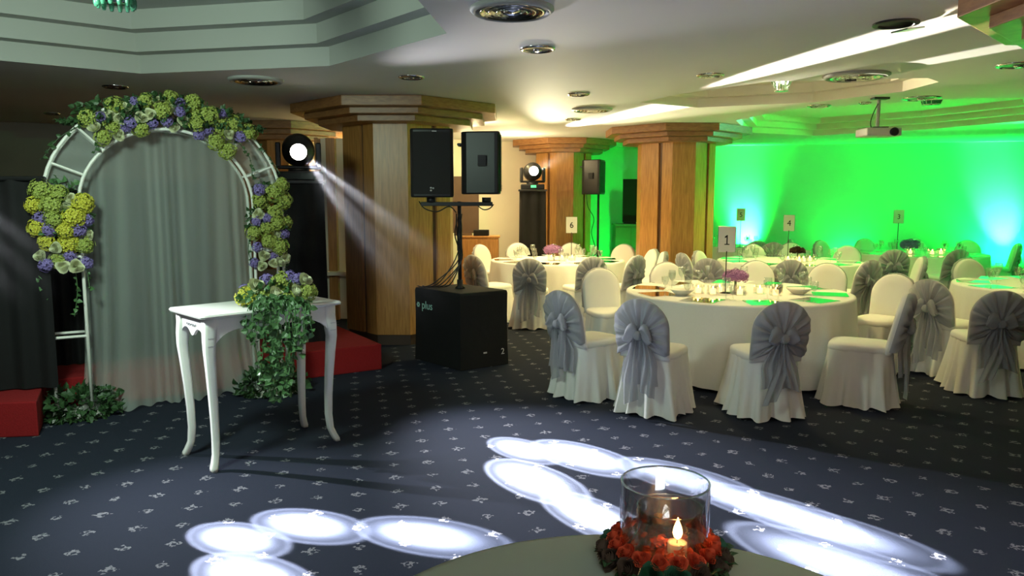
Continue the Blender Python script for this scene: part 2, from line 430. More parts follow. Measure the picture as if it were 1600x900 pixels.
column(*colat(623, 9.02), 1.10, 'oak column behind the black speaker tower')
column(*colat(1056, 11.75), 1.0, 'oak column in front of the green wall, half lit green')
column(*colat(880, 14.2), .90, 'oak column behind the table numbered six')
column(*colat(450, 11.3), .86, 'shaded oak column behind the flower arch and moving head light')
t = column(3.47, 3.72, 1.08, 'oak column whose stepped cap shows at the top right corner')

# ---- stage: red carpeted platform, black backdrop, low dark partition
e0 = Vector(atz(597, 577, 0)); e1 = Vector(atz(74, 644, 0)); e2 = Vector(atz(61, 682, 0)); e3 = Vector(atz(-420, 700, 0))
sd = (e1 - e0).normalized(); sn = Vector((sd.y, -sd.x))
if sn.y < 0: sn = -sn
st = MB().prism([tuple(v) for v in (e0, e1, e2, e3, e3 + Vector((0, 3.0)), e1 + sn * 1.25, e0 + sn * 1.25)][::-1], 0, .25)
o = part('stage_platform', st, 'red', None, bevel=.01); tag(o, 'low platform covered in red carpet behind the flower arch', 'stage')
def pleated(p, q, z0, z1, amp, n, thick=.0):
    d = (q - p); L_ = d.length; d.normalize(); nn = Vector((-d.y, d.x))
    return lambda u, v: ((p + d * L_ * u + nn * amp * sin(u * n * 2 * PI)).x, (p + d * L_ * u + nn * amp * sin(u * n * 2 * PI)).y, z0 + (z1 - z0) * v)
g0 = Vector(atz(-420, 630, .25)); g1 = Vector(atz(92, 607, .25)); g2 = Vector(e1) + sn * .50; g3 = Vector(e0) + sd * 1.45 + sn * .50
bd = thing('stage_backdrop', 'black cloth backdrop standing on the red platform at the left edge', 'backdrop', (0, 0, 0))
for p, q, n in ((g0, g1, 12), (g1, g2, 4), (g2, g3, 14)):
    part('cloth', MB().grid(pleated(p, q, .26, 1.78, .018, n), n * 10, 2), 'black', bd, True)
    part('top_rail', MB().tube([(p.x, p.y, 1.79), (q.x, q.y, 1.79)], .018, 8), 'blackmetal', bd)
l0 = e0 + sd * .35 + sn * 1.1; l1 = e0 + sd * 1.55 + sn * 1.1
lp = MB().prism([tuple(l0), tuple(l1), tuple(l1 + sn * .08), tuple(l0 + sn * .08)], .251, .92)
tag(part('low_partition', lp, 'walldark', None), 'low dark brown partition at the back of the platform beside the oak column', 'partition')
# cream niche panel behind it
nf = thing('wall_niche', 'cream lit wall niche with a wooden jamb, left of the big oak column', 'niche', (0, 0, 0))
nx0, nx1 = X(497, 10.2, 1.6), X(552, 10.2, 1.6)
part('back_panel', MB().box(nx0, nx1 + .5, 10.3, 10.34, .0, 2.45), 'wall', nf)
part('jamb', MB().box(nx0 + .12, nx0 + .24, 10.2, 10.3, .0, 2.45), 'wood', nf)
part('jamb', MB().box(nx0 - .02, nx0 + .03, 10.16, 10.3, .0, 2.45), 'wood', nf)
part('sill', MB().box(nx0, nx1 + .5, 10.08, 10.3, .62, .67), 'wall', nf)

# ================================================================ CEILING FITTINGS
def at_ceiling(px, py): return (*atz(px, py, CEIL), CEIL)
def ring_vent(px, py, r, label):
    x, y, z = at_ceiling(px, py); t = thing('ceiling_diffuser', label, 'air vent', (x, y, z), 0, None)
    part('rim', MB().lathe([(r, 0), (r, -.012), (r * .9, -.03), (r * .86, -.012), (r * .86, 0)], 32, cap=False), 'coffer', t, True)
    part('recess', MB().lathe([(r * .86, -.002), (.001, -.003)], 32, cap=False), 'grey', t)
    for k in (.70, .52, .34):
        part('vane_ring', MB().lathe([(r * k, -.004), (r * k * 1.12, -.026), (r * k * 1.08, -.03), (r * k * .94, -.008)], 28, cap=False), 'chrome', t, True)
    part('hub', MB().lathe([(r * .2, -.004), (r * .2, -.022), (.001, -.028)], 16, cap=False), 'chrome', t, True)
    return t
ring_vent(800, 13, .235, 'large round ceiling diffuser at the top centre of the picture')
ring_vent(400, 124, .24, 'round ceiling diffuser just above and right of the flower arch')
ring_vent(925, 170, .24, 'round ceiling diffuser between the lit ceiling patch and the oak caps')
ring_vent(1338, 117, .27, 'round ceiling diffuser casting a leaf-shaped shadow in the beam')
def downlight(px, py, r, label, rim='chrome', lit=None):
    x, y, z = at_ceiling(px, py); t = thing('recessed_downlight', label, 'ceiling light', (x, y, z))
    part('rim', MB().lathe([(r, 0), (r, -.008), (r * .84, -.016), (r * .78, -.003)], 28, cap=False), rim, t, True)
    part('reflector', MB().lathe([(r * .80, -.002), (r * .3, -.003), (.001, -.0035)], 28, cap=False), lit or 'grey', t)
    part('bulb', MB().ball((0, 0, -.008), r * .26, 10, 5, (1, 1, .5)), 'chrome', t, True)
    return t
for px, py, r, lb in ((840, 76, .125, 'recessed downlight right below the large centre diffuser'),
                      (643, 120, .115, 'recessed downlight above the big oak column cap'),
                      (904, 147, .11, 'recessed downlight just above the far round diffuser'),
                      (1110, 117, .115, 'recessed downlight at the tip of the white ceiling streak'),
                      (895, 186, .11, 'recessed downlight inside the yellow lit ceiling patch'),
                      (180, 135, .115, 'recessed downlight above the left shoulder of the flower arch'),
                      (82, 177, .10, 'small faint downlight over the dark wall at the far left'),
                      (1280, 165, .13, 'recessed downlight with a green tint left of the projector'),
                      (1352, 160, .07, 'small round fitting beside the projector mount'),
                      (1440, 153, .19, 'wide round ceiling disc above the green crystal lamp'),
                      (1592, 101, .16, 'bright green lit ceiling fitting at the right edge')):
    downlight(px, py, r, lb)
x, y, z = at_ceiling(1400, 36)
t = thing('square_downlight', 'dark open downlight with its cover hanging askew, right of the pendant tip', 'ceiling light', (x, y, z), .35)
part('housing', MB().lathe([(.13, 0), (.13, -.012), (.10, -.016), (.095, -.002), (.001, -.002)], 24, cap=False), 'dark', t)
part('cover_flap', MB().box(.02, .16, -.06, .06, -.05, -.042), 'grey', t, rot=(0, -.15, 0))
def crystal(px, d, zb, h, r0, r1, m, label, n=12, ztop=None):
    x = X(px, d, zb); t = thing('crystal_pendant', label, 'pendant lamp', (x, d, zb))
    for k in range(n):
        a0 = 2 * PI * (k + .08) / n; a1 = 2 * PI * (k + .92) / n
        rs = []
        for j in range(7):
            u = j / 6; r = r1 + (r0 - r1) * (u ** 1.3); z_ = h * u
            rs.append([(r * cos(a0), r * sin(a0), z_), (r * 1.06 * cos((a0 + a1) / 2), r * 1.06 * sin((a0 + a1) / 2), z_), (r * cos(a1), r * sin(a1), z_), (r * .9 * cos((a0 + a1) / 2), r * .9 * sin((a0 + a1) / 2), z_)])
        part('crystal_leaf', MB().rings(rs, cap0=True, cap1=True), m, t)
    part('crown', MB().lathe([(r0 * 1.02, h), (r0 * 1.02, h + .02), (r0 * .6, h + .03)], 24), 'chrome', t, True)
    part('bottom_ring', MB().lathe([(r1 * 1.1, -.004), (r1 * 1.1, .006), (r1 * .6, .01)], 16), 'chrome', t, True)
    top = (ztop or CEIL) - zb
    if top > h + .03: part('rod', MB().tube([(0, 0, h + .02), (0, 0, top)], .012, 8), 'chrome', t)
    return t
crystal(1221, 7.2, 2.645, .22, .17, .055, 'crystal', 'flared crystal lamp hanging in the warmly lit coffer', ztop=CEIL + .2)
crystal(1455, 8.4, 2.66, .20, .20, .085, 'greenglass', 'flared crystal lamp lit green, in the coffer right of the projector', ztop=CEIL + .24)
point('crystal_lamp', (X(1221, 7.2, 2.7), 7.2, 2.74), 40, (1, .86, .6), .04)
# pendant with hanging leaf drops near the camera, top left
t = crystal(180, 3.9, 2.62, .30, .15, .06, 'greenglass', 'green crystal pendant hanging at the top left', 12, CEIL + .44)
for k in range(14):
    a = 2 * PI * k / 14
    part('drop', MB().ball((0.085 * cos(a), .085 * sin(a), .0), .018, 6, 5, (.8, .8, 2.0)), 'greenglass', t, True)
x = X(1262, 3.6, 2.6)
t = thing('crystal_tip_pendant', 'pointed tip of a green crystal pendant at the top edge', 'pendant lamp', (x, 3.6, 2.735 - .11))
part('drop', MB().lathe([(.001, 0), (.02, .03), (.037, .075), (.04, .12), (.02, .17)], 10), 'greenglass', t, True)
# projector
pd = 8.1; px_ = X(1372, pd, 2.5)
t = thing('ceiling_projector', 'beige projector hanging from the ceiling on a pole before the green wall', 'projector', (px_, pd, 2.345))
part('body', MB().box(-.17, .19, -.14, .14, -.05, .035), 'projector', t, bevel=.012)
part('lens', MB().lathe([(.04, 0), (.045, .03), (.03, .035)], 16), 'blackplastic', t, True, loc=(.10, -.14, -.01), rot=(PI / 2, 0, 0))
part('mount_plate', MB().box(-.08, .08, -.08, .08, .036, .048), 'blackmetal', t)
part('pole', MB().tube([(0, 0, .045), (0, 0, CEIL - 2.345)], .018, 10), 'grey', t)
part('ceiling_bracket', MB().box(-.07, .09, -.05, .05, CEIL - 2.345 - .02, CEIL - 2.345), 'blackmetal', t)
part('cable', MB().tube(smoothpath([(.02, 0, .34), (-.05, -.02, .22), (-.09, -.03, .1), (-.08, -.04, .03)]), .005, 6), 'blackplastic', t, True)

# ================================================================ FLORA
RND = random.Random(7)
def rose_mesh(name, m):
    mb = MB()
    for L_, (r, z0, h) in enumerate(((1.0, -.40, .60), (.90, -.30, .68), (.76, -.22, .76), (.62, -.12, .78), (.47, -.02, .78), (.32, .08, .72), (.17, .16, .66))):
        seg = 14; rs = []; n = 3; ph = L_ * 2.1
        for j in range(4):
            v = j / 3
            rs.append([((r * (.5 + .55 * v ** .6) * (1 + .13 * v * cos(n * (a - ph)))) * cos(a), (r * (.5 + .55 * v ** .6) * (1 + .13 * v * cos(n * (a - ph)))) * sin(a),
                        z0 + h * v + .09 * cos(n * (a - ph)) * v - (.16 * v ** 4 if L_ < 3 else 0)) for a in [2 * PI * i / seg for i in range(seg)]])
        mb.rings(rs, cap0=True)
    return mb.mesh(name, m, True)
def hydra_mesh(name, m, n=46, seed=1, ps=.34):
    mb = MB(); g = PI * (3 - 5 ** .5); rn = random.Random(seed)
    for i in range(n):
        z = 1 - 1.55 * (i + .5) / n; r = math.sqrt(max(0, 1 - z * z)); a = g * i
        nrm = Vector((r * cos(a), r * sin(a), z)); c = nrm * (.86 + rn.uniform(-.22, .2))
        u = nrm.cross(Vector((.3, .5, .81))).normalized(); v = nrm.cross(u)
        ph = rn.uniform(0, PI)
        for k in range(4):
            d = u * cos(ph + k * PI / 2) + v * sin(ph + k * PI / 2); e = nrm.cross(d)
            mb.add([tuple(c), tuple(c + d * ps * .6 + e * ps * .42 + nrm * .08), tuple(c + d * ps + nrm * .05), tuple(c + d * ps * .6 - e * ps * .42 + nrm * .08)], [(0, 1, 2, 3)])
    mb.ball((0, 0, 0), .58, 8, 5)
    return mb.mesh(name, m, False)
FM = dict(rose=rose_mesh('rose', 'rose'), redrose=rose_mesh('red_rose', 'redrose'), darkrose=rose_mesh('green_rose', 'darkrose'), brownrose=rose_mesh('brown_rose', 'brownrose'), hydra=hydra_mesh('hydrangea', 'hydra'), yellow=hydra_mesh('yellow_hydrangea', 'yellow', seed=3),
          purple=hydra_mesh('violet_blossom', 'purple', 34, 2, .36), mauve=hydra_mesh('mauve_blossom', 'mauve', 60, 4, .24))
FN = dict(darkrose='green_rose', brownrose='brown_rose', rose='rose', hydra='hydrangea', yellow='hydrangea', purple='violet_blossom', redrose='rose', mauve='blossom_ball')
def flower(kind, p, nrm, r, parent, rnd=RND):
    q = Vector(nrm).to_track_quat('Z', 'Y').to_matrix().to_4x4() @ Matrix.Rotation(rnd.uniform(0, 6), 4, 'Z')
    o = link(FN[kind], FM[kind], parent); o.matrix_local = Matrix.Translation(Vector(p)) @ q @ Matrix.Diagonal((r, r, r * rnd.uniform(.85, 1), 1))
    return o
def leaf(mb, p, d, nrm, s):
    """lobed leaf with a folded midrib"""
    d = Vector(d).normalized(); nrm = Vector(nrm); nrm = nrm - d * nrm.dot(d)
    if nrm.length < 1e-3: nrm = d.orthogonal()
    nrm.normalize(); e = d.cross(nrm); p = Vector(p)
    q = [p, p + d * s * .25 + e * s * .45 + nrm * s * .12, p + d * s * .6 + e * s * .32 + nrm * s * .1, p + d * s * 1.0 - nrm * s * .12,
         p + d * s * .6 - e * s * .32 + nrm * s * .1, p + d * s * .25 - e * s * .45 + nrm * s * .12, p + d * s * .5]
    mb.add([tuple(v) for v in q], [(0, 1, 2, 6), (6, 2, 3), (6, 3, 4), (0, 6, 4, 5)])
def bush(mb, c, r, n, s, rnd, flat=1.0):
    for _ in range(n):
        d = Vector((rnd.gauss(0, 1), rnd.gauss(0, 1), rnd.gauss(0, 1))).normalized(); k = rnd.uniform(.55, 1.0)
        p = Vector((c[0] + d.x * r[0] * k, c[1] + d.y * r[1] * k, max(c[2] + d.z * r[2] * k, .012 if c[2] < .5 else -9)))
        dd = (d + Vector((rnd.gauss(0, .5), rnd.gauss(0, .5), rnd.gauss(0, .5) - .2))).normalized()
        leaf(mb, p, dd, (rnd.gauss(0, 1), rnd.gauss(0, 1), rnd.gauss(0, 1) + .6), s * rnd.uniform(.7, 1.3))
def vine(mb, stems, pts, s, rnd, step=.028):
    P = smoothpath(pts, 8); stems.tube(P, .003, 5)
    acc = 0
    for a, b in zip(P[:-1], P[1:]):
        acc += (b - a).length
        while acc > step:
            acc -= step
            d = Vector((rnd.gauss(0, 1), rnd.gauss(0, 1), rnd.gauss(-.3, .6)))
            leaf(mb, a.lerp(b, rnd.random()), d, (rnd.gauss(0, .7), -1 + rnd.gauss(0, .5), rnd.gauss(.3, .5)), s * rnd.uniform(.7, 1.3))

# ================================================================ WEDDING ARCH
AL = Vector((X(117, 5.66, .1), 5.66)); AR = Vector((X(424, 6.38, .1), 6.38))
AC = (AL + AR) / 2; ang = math.atan2(AR.y - AL.y, AR.x - AL.x); HALF = (AR - AL).length / 2
arch = thing('flower_arch', 'white metal wedding arch with four-post legs and sheer drape, left side', 'arch', (AC.x, AC.y, 0), ang)
ZS = 1.60
def hoop(hw, top, v, n=28):
    pts = [(-hw, v, .01), (-hw, v, ZS * .5)]
    pts += [(-hw * cos(PI * k / n), v, ZS + (top - ZS) * sin(PI * k / n)) for k in range(n + 1)]
    return pts + [(hw, v, ZS * .5), (hw, v, .01)]
HO, HI, DV = HALF + .115, HALF - .115, .11
for hw, top in ((HO, 2.41), (HI, 2.18)):
    for v in (-DV, DV):
        part('hoop', MB().tube(hoop(hw, top, v), .0125, 8), 'white', arch, True)
for sx in (-1, 1):
    for z_ in (.02, .62, 1.22):
        r_ = MB()
        for v in (-DV, DV): r_.tube([(sx * HI, v, z_), (sx * HO, v, z_)], .011, 6)
        for h_ in (HI, HO): r_.tube([(sx * h_, -DV, z_), (sx * h_, DV, z_)], .011, 6)
        part('cross_bar', r_, 'white', arch)
for k in range(1, 8):
    a = PI * k / 8
    for v in (-DV, DV):
        part('rung', MB().tube([(-HI * cos(a), v, ZS + .58 * sin(a)), (-HO * cos(a), v, ZS + .81 * sin(a))], .009, 6), 'white', arch)
# sheer drape hanging in the opening
def drape(u, v):
    x = -1 + 2 * u
    zt = ZS + (2.17 - ZS) * math.sqrt(max(0, 1 - x * x)) ; z0 = .02
    z_ = zt + (z0 - zt) * v
    s_ = HI * (1 + .04 * v + .10 * v ** 6)
    fold = .026 * sin(u * 52 + 3 * sin(u * 7) + v * 2.5 * sin(u * 11)) + .020 * sin(u * 31 + 2 + 1.6 * v) + .012 * sin(u * 97 + 4 * sin(u * 13))
    if v > .93: fold *= 1 + (v - .93) * 12
    y_ = DV * .6 + fold * (.35 + .65 * v) - .40 * max(0, v - .80) ** 1.3 * 2.2 * (1 + .3 * sin(u * 7))
    return (x * s_, y_, z_ + .012 * sin(u * 50) * (v > .97))
part('sheer_drape', MB().grid(drape, 220, 40), 'drape', arch, True)
def web(side):
    def f(u, v):
        a = PI * (.06 + .40 * u) if side < 0 else PI * (1 - .06 - .40 * u)
        r0x, r1x = HI, HO
        x = -(r0x + (r1x - r0x) * v) * cos(a); z_ = ZS + (.58 + (.81 - .58) * v) * sin(a)
        return (x, -DV * .2 + .012 * sin(u * 30 + v * 5), z_)
    return f
for sd_ in (-1, 1): part('sheer_webbing', MB().grid(web(sd_), 40, 4), 'drape', arch, True)
AM = Matrix.Translation((AC.x, AC.y, 0)) @ Matrix.Rotation(ang, 4, 'Z')
def garland(label, fl_list, leaf_specs, vines, loc, seed, leafmat='leaf', name='flower_garland'):
    """loc and everything in arch coordinates"""
    g = thing(name, label, 'flowers', tuple((AM @ Vector(loc))), ang)
    rnd = random.Random(seed); lf = MB(); stm = MB()
    for c, r, n, s in leaf_specs: bush(lf, Vector(c) - Vector(loc), r, n, s, rnd)
    for pts in vines: vine(lf, stm, [Vector(p) - Vector(loc) for p in pts], .034, rnd)
    part('foliage', lf, leafmat, g, False, stuff=True)
    if vines: part('vine_stems', stm, leafmat, g, True, stuff=True)
    for kind, p, n, r in fl_list: flower(kind, Vector(p) - Vector(loc), n, r, g, rnd)
    return g
def arch_flowers(t0, t1, n, seed, spread, kinds, rr=1.0):
    rnd = random.Random(seed); out = []
    tries = 0
    while len(out) < n and tries < 4000:
        tries += 1
        t_ = rnd.uniform(t0, t1); v = rnd.uniform(-1, 1)
        if t_ < 0: bx, bz, ox, oz = -(HI + HO) / 2, ZS + t_, 1, 0
        elif t_ > PI: bx, bz, ox, oz = (HI + HO) / 2, ZS - (t_ - PI), 1, 0
        else: bx, bz, ox, oz = -(HI + HO) / 2 * cos(t_), ZS + .70 * sin(t_), -cos(t_), sin(t_)
        p = Vector((bx + ox * v * spread, -DV - .045 - rnd.uniform(0, .07) * (1 - v * v), bz + oz * v * spread))
        kind = kinds[len(out) % len(kinds)]
        r = {'rose': .042, 'hydra': .068, 'yellow': .066, 'purple': .046}[kind] * rr * rnd.uniform(.85, 1.15)
        if any((p - Vector(q[1])).length < (r + q[3]) * .70 for q in out): continue
        out.append((kind, tuple(p), Vector((ox * v * .6 + rnd.gauss(0, .25), -1, oz * v * .6 + .25 + rnd.gauss(0, .2))), r))
    return out
KS = ['hydra', 'rose', 'purple', 'hydra', 'purple', 'rose', 'hydra']
tf = arch_flowers(PI * .27, PI * .75, 62, 11, .115, KS)
garland('garland of cream, lime and violet flowers over the top of the arch', tf,
        [((-.35, -.13, 2.26), (.28, .13, .13), 380, .042), ((.0, -.13, 2.32), (.35, .13, .13), 420, .042), ((.38, -.13, 2.22), (.26, .13, .14), 380, .042),
         ((-.60, -.08, 2.10), (.13, .12, .12), 110, .04), ((.62, -.08, 2.08), (.12, .12, .14), 140, .04)],
        [[(-.55, -.13, 2.2), (-.72, -.14, 2.08), (-.83, -.14, 1.93)], [(.5, -.14, 2.12), (.60, -.15, 1.98), (.62, -.15, 1.80)], [(.66, -.13, 2.12), (.78, -.14, 1.95), (.84, -.14, 1.85)],
         [(-.45, -.15, 2.12), (-.50, -.15, 1.98)]], (0, 0, 2.2), 21)
KY = ['yellow', 'rose', 'purple', 'hydra', 'purple', 'hydra', 'rose', 'yellow']
xl = -(HI + HO) / 2; xr = -xl
lfw = arch_flowers(-.46, .14, 32, 5, .165, KY, 1.05)
garland('flower cluster with yellow blooms on the left leg of the arch', lfw,
        [((xl, -.09, 1.45), (.19, .13, .36), 420, .042), ((xl + .04, -.08, 1.06), (.15, .11, .18), 150, .04)],
        [[(xl + .06, -.15, 1.2), (xl + .07, -.16, .98), (xl + .04, -.16, .78)], [(xl - .12, -.13, 1.2), (xl - .16, -.14, 1.05), (xl - .12, -.14, .92)],
         [(xl + .14, -.13, 1.15), (xl + .15, -.15, .98)]], (xl, 0, 1.4), 22, 'ivy')
rfw = arch_flowers(PI - .20, PI + .50, 26, 8, .13, KS)
garland('flower cluster with trailing ivy on the right leg of the arch', rfw,
        [((xr, -.09, 1.42), (.17, .13, .36), 420, .040), ((xr + .08, -.08, 1.0), (.10, .10, .2), 140, .04)],
        [[(xr + .1, -.14, 1.2), (xr + .14, -.15, 1.0), (xr + .12, -.15, .86)], [(xr - .12, -.13, 1.5), (xr - .17, -.14, 1.25), (xr - .14, -.14, 1.1)]], (xr, 0, 1.4), 23)
for nm, cx_, lb in (('foot_foliage', xl + .02, 'dark green leafy bush round the foot of the left arch leg'), ('foot_foliage', xr, 'ivy heap round the foot of the right arch leg')):
    g = thing(nm, lb, 'foliage', tuple(AM @ Vector((cx_, 0, 0))), ang); rnd = random.Random(cx_ > 0)
    lf = MB(); bush(lf, (0, -.05, .07), (.31, .26, .16), 620, .055, rnd)
    part('leaves', lf, 'leaf', g, False, stuff=True)
    part('base_plate', MB().box(-.17, .17, -.2, .16, 0.001, .012), 'white', g)
    if cx_ > 0:
        lf = MB(); sm = MB()
        for _ in range(5):
            x0 = rnd.uniform(-.15, .12); vine(lf, sm, [(x0, -.14, .85 + rnd.uniform(-.2, .2)), (x0 + rnd.uniform(-.06, .06), -.16, .5), (x0 + rnd.uniform(-.1, .1), -.2, .12)], .045, rnd)
        part('hanging_vines', lf, 'ivy', g, False, stuff=True); part('vine_stems', sm, 'ivy', g, True, stuff=True)

# ================================================================ CABRIOLE SIDE TABLE
F0 = Vector(atz(332, 738, 0)); B0 = Vector(atz(290, 710, 0)); F1 = Vector(atz(527, 688, 0)); B1 = Vector(atz(477, 667, 0))
tc_ = (F0 + B0 + F1 + B1) / 4; tang = math.atan2(F1.y - F0.y, F1.x - F0.x)
TL = ((F1 - F0).length + (B1 - B0).length) / 2; TW = ((B0 - F0).length + (B1 - F1).length) / 2; TH = .965
tb = thing('side_table', 'tall white side table with curved cabriole legs in front of the arch', 'table', (tc_.x, tc_.y, 0), tang)
hl, hw = TL / 2, TW / 2
tt = MB()
def rrect(a, b, r, n=4):
    out = []
    for cx, cy, s in ((a - r, b - r, 0), (-a + r, b - r, 1), (-a + r, -b + r, 2), (a - r, -b + r, 3)):
        for k in range(n + 1): out.append((cx + r * cos(PI / 2 * (s + k / n)), cy + r * sin(PI / 2 * (s + k / n))))
    return out
tt.rings([[(x, y, z) for x, y in rrect(hl + e, hw + e, .03)] for e, z in ((.01, TH - .030), (.04, TH - .022), (.045, TH - .010), (.04, TH))], cap0=True, cap1=True)
part('tabletop', tt, 'tablewhite', tb)
def apron(L_, d0, dm, along, off, sgn):
    mb = MB(); n = 24; pts = []
    for k in range(n + 1):
        u = -1 + 2 * k / n; dip = d0 * (abs(u) ** 6) + dm * math.exp(-(u * 4.0) ** 2) + .072
        pts.append((u * (L_ - .03), TH - .03 - dip))
    vs = []; fs = []
    for x, zb in pts:
        for y, z in ((off, zb), (off, TH - .03), (off - sgn * .018, TH - .03), (off - sgn * .018, zb)):
            vs.append((x, y, z) if along == 'x' else (y, x, z))
    for k in range(n):
        for i in range(4):
            a = k * 4 + i; b = k * 4 + (i + 1) % 4; fs.append((a, b, b + 4, a + 4))
    return mb.add(vs, fs)
part('apron', apron(hl, .11, .02, 'x', -hw, -1), 'tablewhite', tb); part('apron', apron(hl, .11, .02, 'x', hw, 1), 'tablewhite', tb)
part('apron', apron(hw, .10, .05, 'y', -hl, -1), 'tablewhite', tb); part('apron', apron(hw, .10, .05, 'y', hl, 1), 'tablewhite', tb)
def scroll(mb, cx, cy, cz, s, ax, rnd):
    for k in range(4):
        pts = []; x0 = (k - 1.5) * s * .55; sg = 1 if k % 2 else -1
        for j in range(10):
            a = j / 9 * PI * 1.5; r = s * .32 * (1 - j / 12)
            q = (x0 + r * cos(a) * sg, r * sin(a) * .7)
            pts.append((cx + q[0], cy, cz + q[1]) if ax == 'x' else (cx, cy + q[0], cz + q[1]))
        mb.tube(pts, s * .06, 5)
for sx in (-1, 1):
    for sy in (-1, 1):
        rs = []
        prof = [(1.0, .026, .046), (.93, .026, .046), (.86, .032, .040), (.78, .032, .033), (.66, .018, .027), (.5, .002, .022), (.34, -.010, .018), (.2, -.014, .016), (.10, -.004, .016), (.05, .018, .018), (.022, .034, .020), (.0, .038, .014)]
        for zf, out, hs in prof:
            z = zf * (TH - .03); o_ = out - .026
            cx, cy = sx * (hl + o_ * .7 - .014), sy * (hw + o_ * .7 - .014)
            inn = hs if zf > .8 else hs
            rs.append([(cx + (dx * hs if dx * sx < 0 else dx * .022) * (1 if zf > .1 else .9), cy + (dy * hs if dy * sy < 0 else dy * .022), z) for dx, dy in ((-1, -1), (-.4, -1.12), (.4, -1.12), (1, -1), (1.12, -.4), (1.12, .4), (1, 1), (.4, 1.12), (-.4, 1.12), (-1, 1), (-1.12, .4), (-1.12, -.4))])
        lg = part('leg', MB().rings(rs, cap0=True, cap1=True), 'tablewhite', tb, True)
        cv = MB()
        cx, cy = sx * (hl + .012), sy * (hw + .012)
        for kk, zz in enumerate((.85, .80)):
            scroll(cv, cx - sx * .03, cy if sy > 0 else cy - .004, zz * TH, .018, 'x', None)
            scroll(cv, cx, cy - sy * .03, zz * TH, .018, 'y', None)
        part('leg_carving', cv, 'silver', lg, True, stuff=True)
for ax, cx, cy, s in (('x', -.12, -hw - .004, .055), ('x', .12, hw + .004, .055), ('y', -hl - .004, 0, .06), ('y', hl + .004, 0, .06)):
    cv = MB(); scroll(cv, cx, cy, TH - .085, s, ax, None); part('carving', cv, 'silver', tb, True, stuff=True)
# bouquet on the table: coordinates in table frame
bq = thing('table_bouquet', 'bouquet of cream roses and lime hydrangea with trailing ivy on the white side table', 'flowers', (tc_.x, tc_.y, TH), tang)
def tloc(px, py, yy):
    """point seen at px, py at distance yy, in bouquet coordinates"""
    d = FPX; dy = cos(PITCH) - (py - 450) / FPX * sin(PITCH); dz = -sin(PITCH) - (py - 450) / FPX * cos(PITCH)
    t_ = yy / dy; p = Vector(((px - 800) / FPX * t_, yy, CAMH + dz * t_))
    return (Matrix.Rotation(-tang, 4, 'Z') @ (p - Vector((tc_.x, tc_.y, TH))))
rnd = random.Random(3)
for kind, px, py, r, dd in (('rose', 401, 446, .050, -.02), ('rose', 432, 460, .052, -.06), ('rose', 464, 456, .048, -.03), ('rose', 477, 437, .044, .02),
        ('yellow', 386, 466, .075, -.01), ('yellow', 400, 474, .055, -.05), ('hydra', 414, 466, .06, -.03), ('hydra', 449, 470, .062, -.06), ('hydra', 440, 440, .065, .05), ('hydra', 482, 456, .055, .0), ('hydra', 418, 445, .05, .08),
        ('purple', 417, 438, .045, .06), ('purple', 452, 433, .045, .07), ('purple', 466, 436, .042, .06), ('purple', 381, 452, .035, .06), ('hydra', 462, 444, .05, .09), ('hydra', 394, 452, .05, .09)):
    flower(kind, tloc(px, py, tc_.y + dd - .04), (rnd.gauss(0, .3), -1, .6), r, bq, rnd)
lf = MB(); sm = MB()
c = tloc(432, 462, tc_.y + .02); bush(lf, c, (.24, .13, .09), 420, .045, rnd)
for k in range(17):
    px = 392 + k * 5.6; L_ = rnd.uniform(70, 150) if 3 < k < 14 else rnd.uniform(30, 70)
    a = tloc(px, 475, tc_.y - .27); b = tloc(px + rnd.uniform(-8, 8), 480 + L_ * .5, tc_.y - .33); e = tloc(px + rnd.uniform(-12, 8), 485 + L_, tc_.y - .31)
    vine(lf, sm, [c + (a - c) * .3, a, b, e], .046, rnd, .022)
part('trailing_ivy', lf, 'ivy', bq, False, stuff=True); part('vine_stems', sm, 'ivy', bq, True, stuff=True)

# ================================================================ LIGHT TOTEMS AND PA
def moving_head(loc, tgt, label, s=1.0):
    t = thing('moving_head_light', label, 'stage light', (loc.x, loc.y, loc.z - .30 * s))
    part('base', MB().box(-.20 * s, .20 * s, -.17 * s, .17 * s, 0, .09 * s), 'blackplastic', t, bevel=.015)
    part('display', MB().box(-.03, .06, -.17 * s - .004, -.17 * s, .03, .07), 'greenled' if loc.y > 9 else 'blackplastic', t)
    part('turntable', MB().lathe([(.10 * s, .09 * s), (.10 * s, .115 * s), (.06 * s, .12 * s)], 20), 'blackplastic', t, True)
    y = MB().box(-.21 * s, .21 * s, -.05 * s, .05 * s, .115 * s, .15 * s)
    y.box(-.215 * s, -.165 * s, -.06 * s, .06 * s, .13 * s, .37 * s).box(.165 * s, .215 * s, -.06 * s, .06 * s, .13 * s, .37 * s)
    d = Vector(tgt) - loc; az = math.atan2(d.y, d.x) + PI / 2
    yk = part('yoke', y, 'blackplastic', t, rot=(0, 0, az), bevel=.012)
    q = d.to_track_quat('Z', 'Y').to_matrix().to_4x4()
    hd = part('head', MB().lathe([(.05 * s, -.20 * s), (.12 * s, -.18 * s), (.155 * s, -.08 * s), (.155 * s, .06 * s), (.13 * s, .13 * s), (.09 * s, .15 * s), (.085 * s, .165 * s)], 24), 'blackplastic', t, True)
    hd.matrix_local = Matrix.Translation((0, 0, .30 * s)) @ q
    part('lens', MB().lathe([(.078 * s, .166 * s), (.075 * s, .178 * s), (.04 * s, .188 * s), (.001, .19 * s)], 24), 'lens', hd, True)
    return t
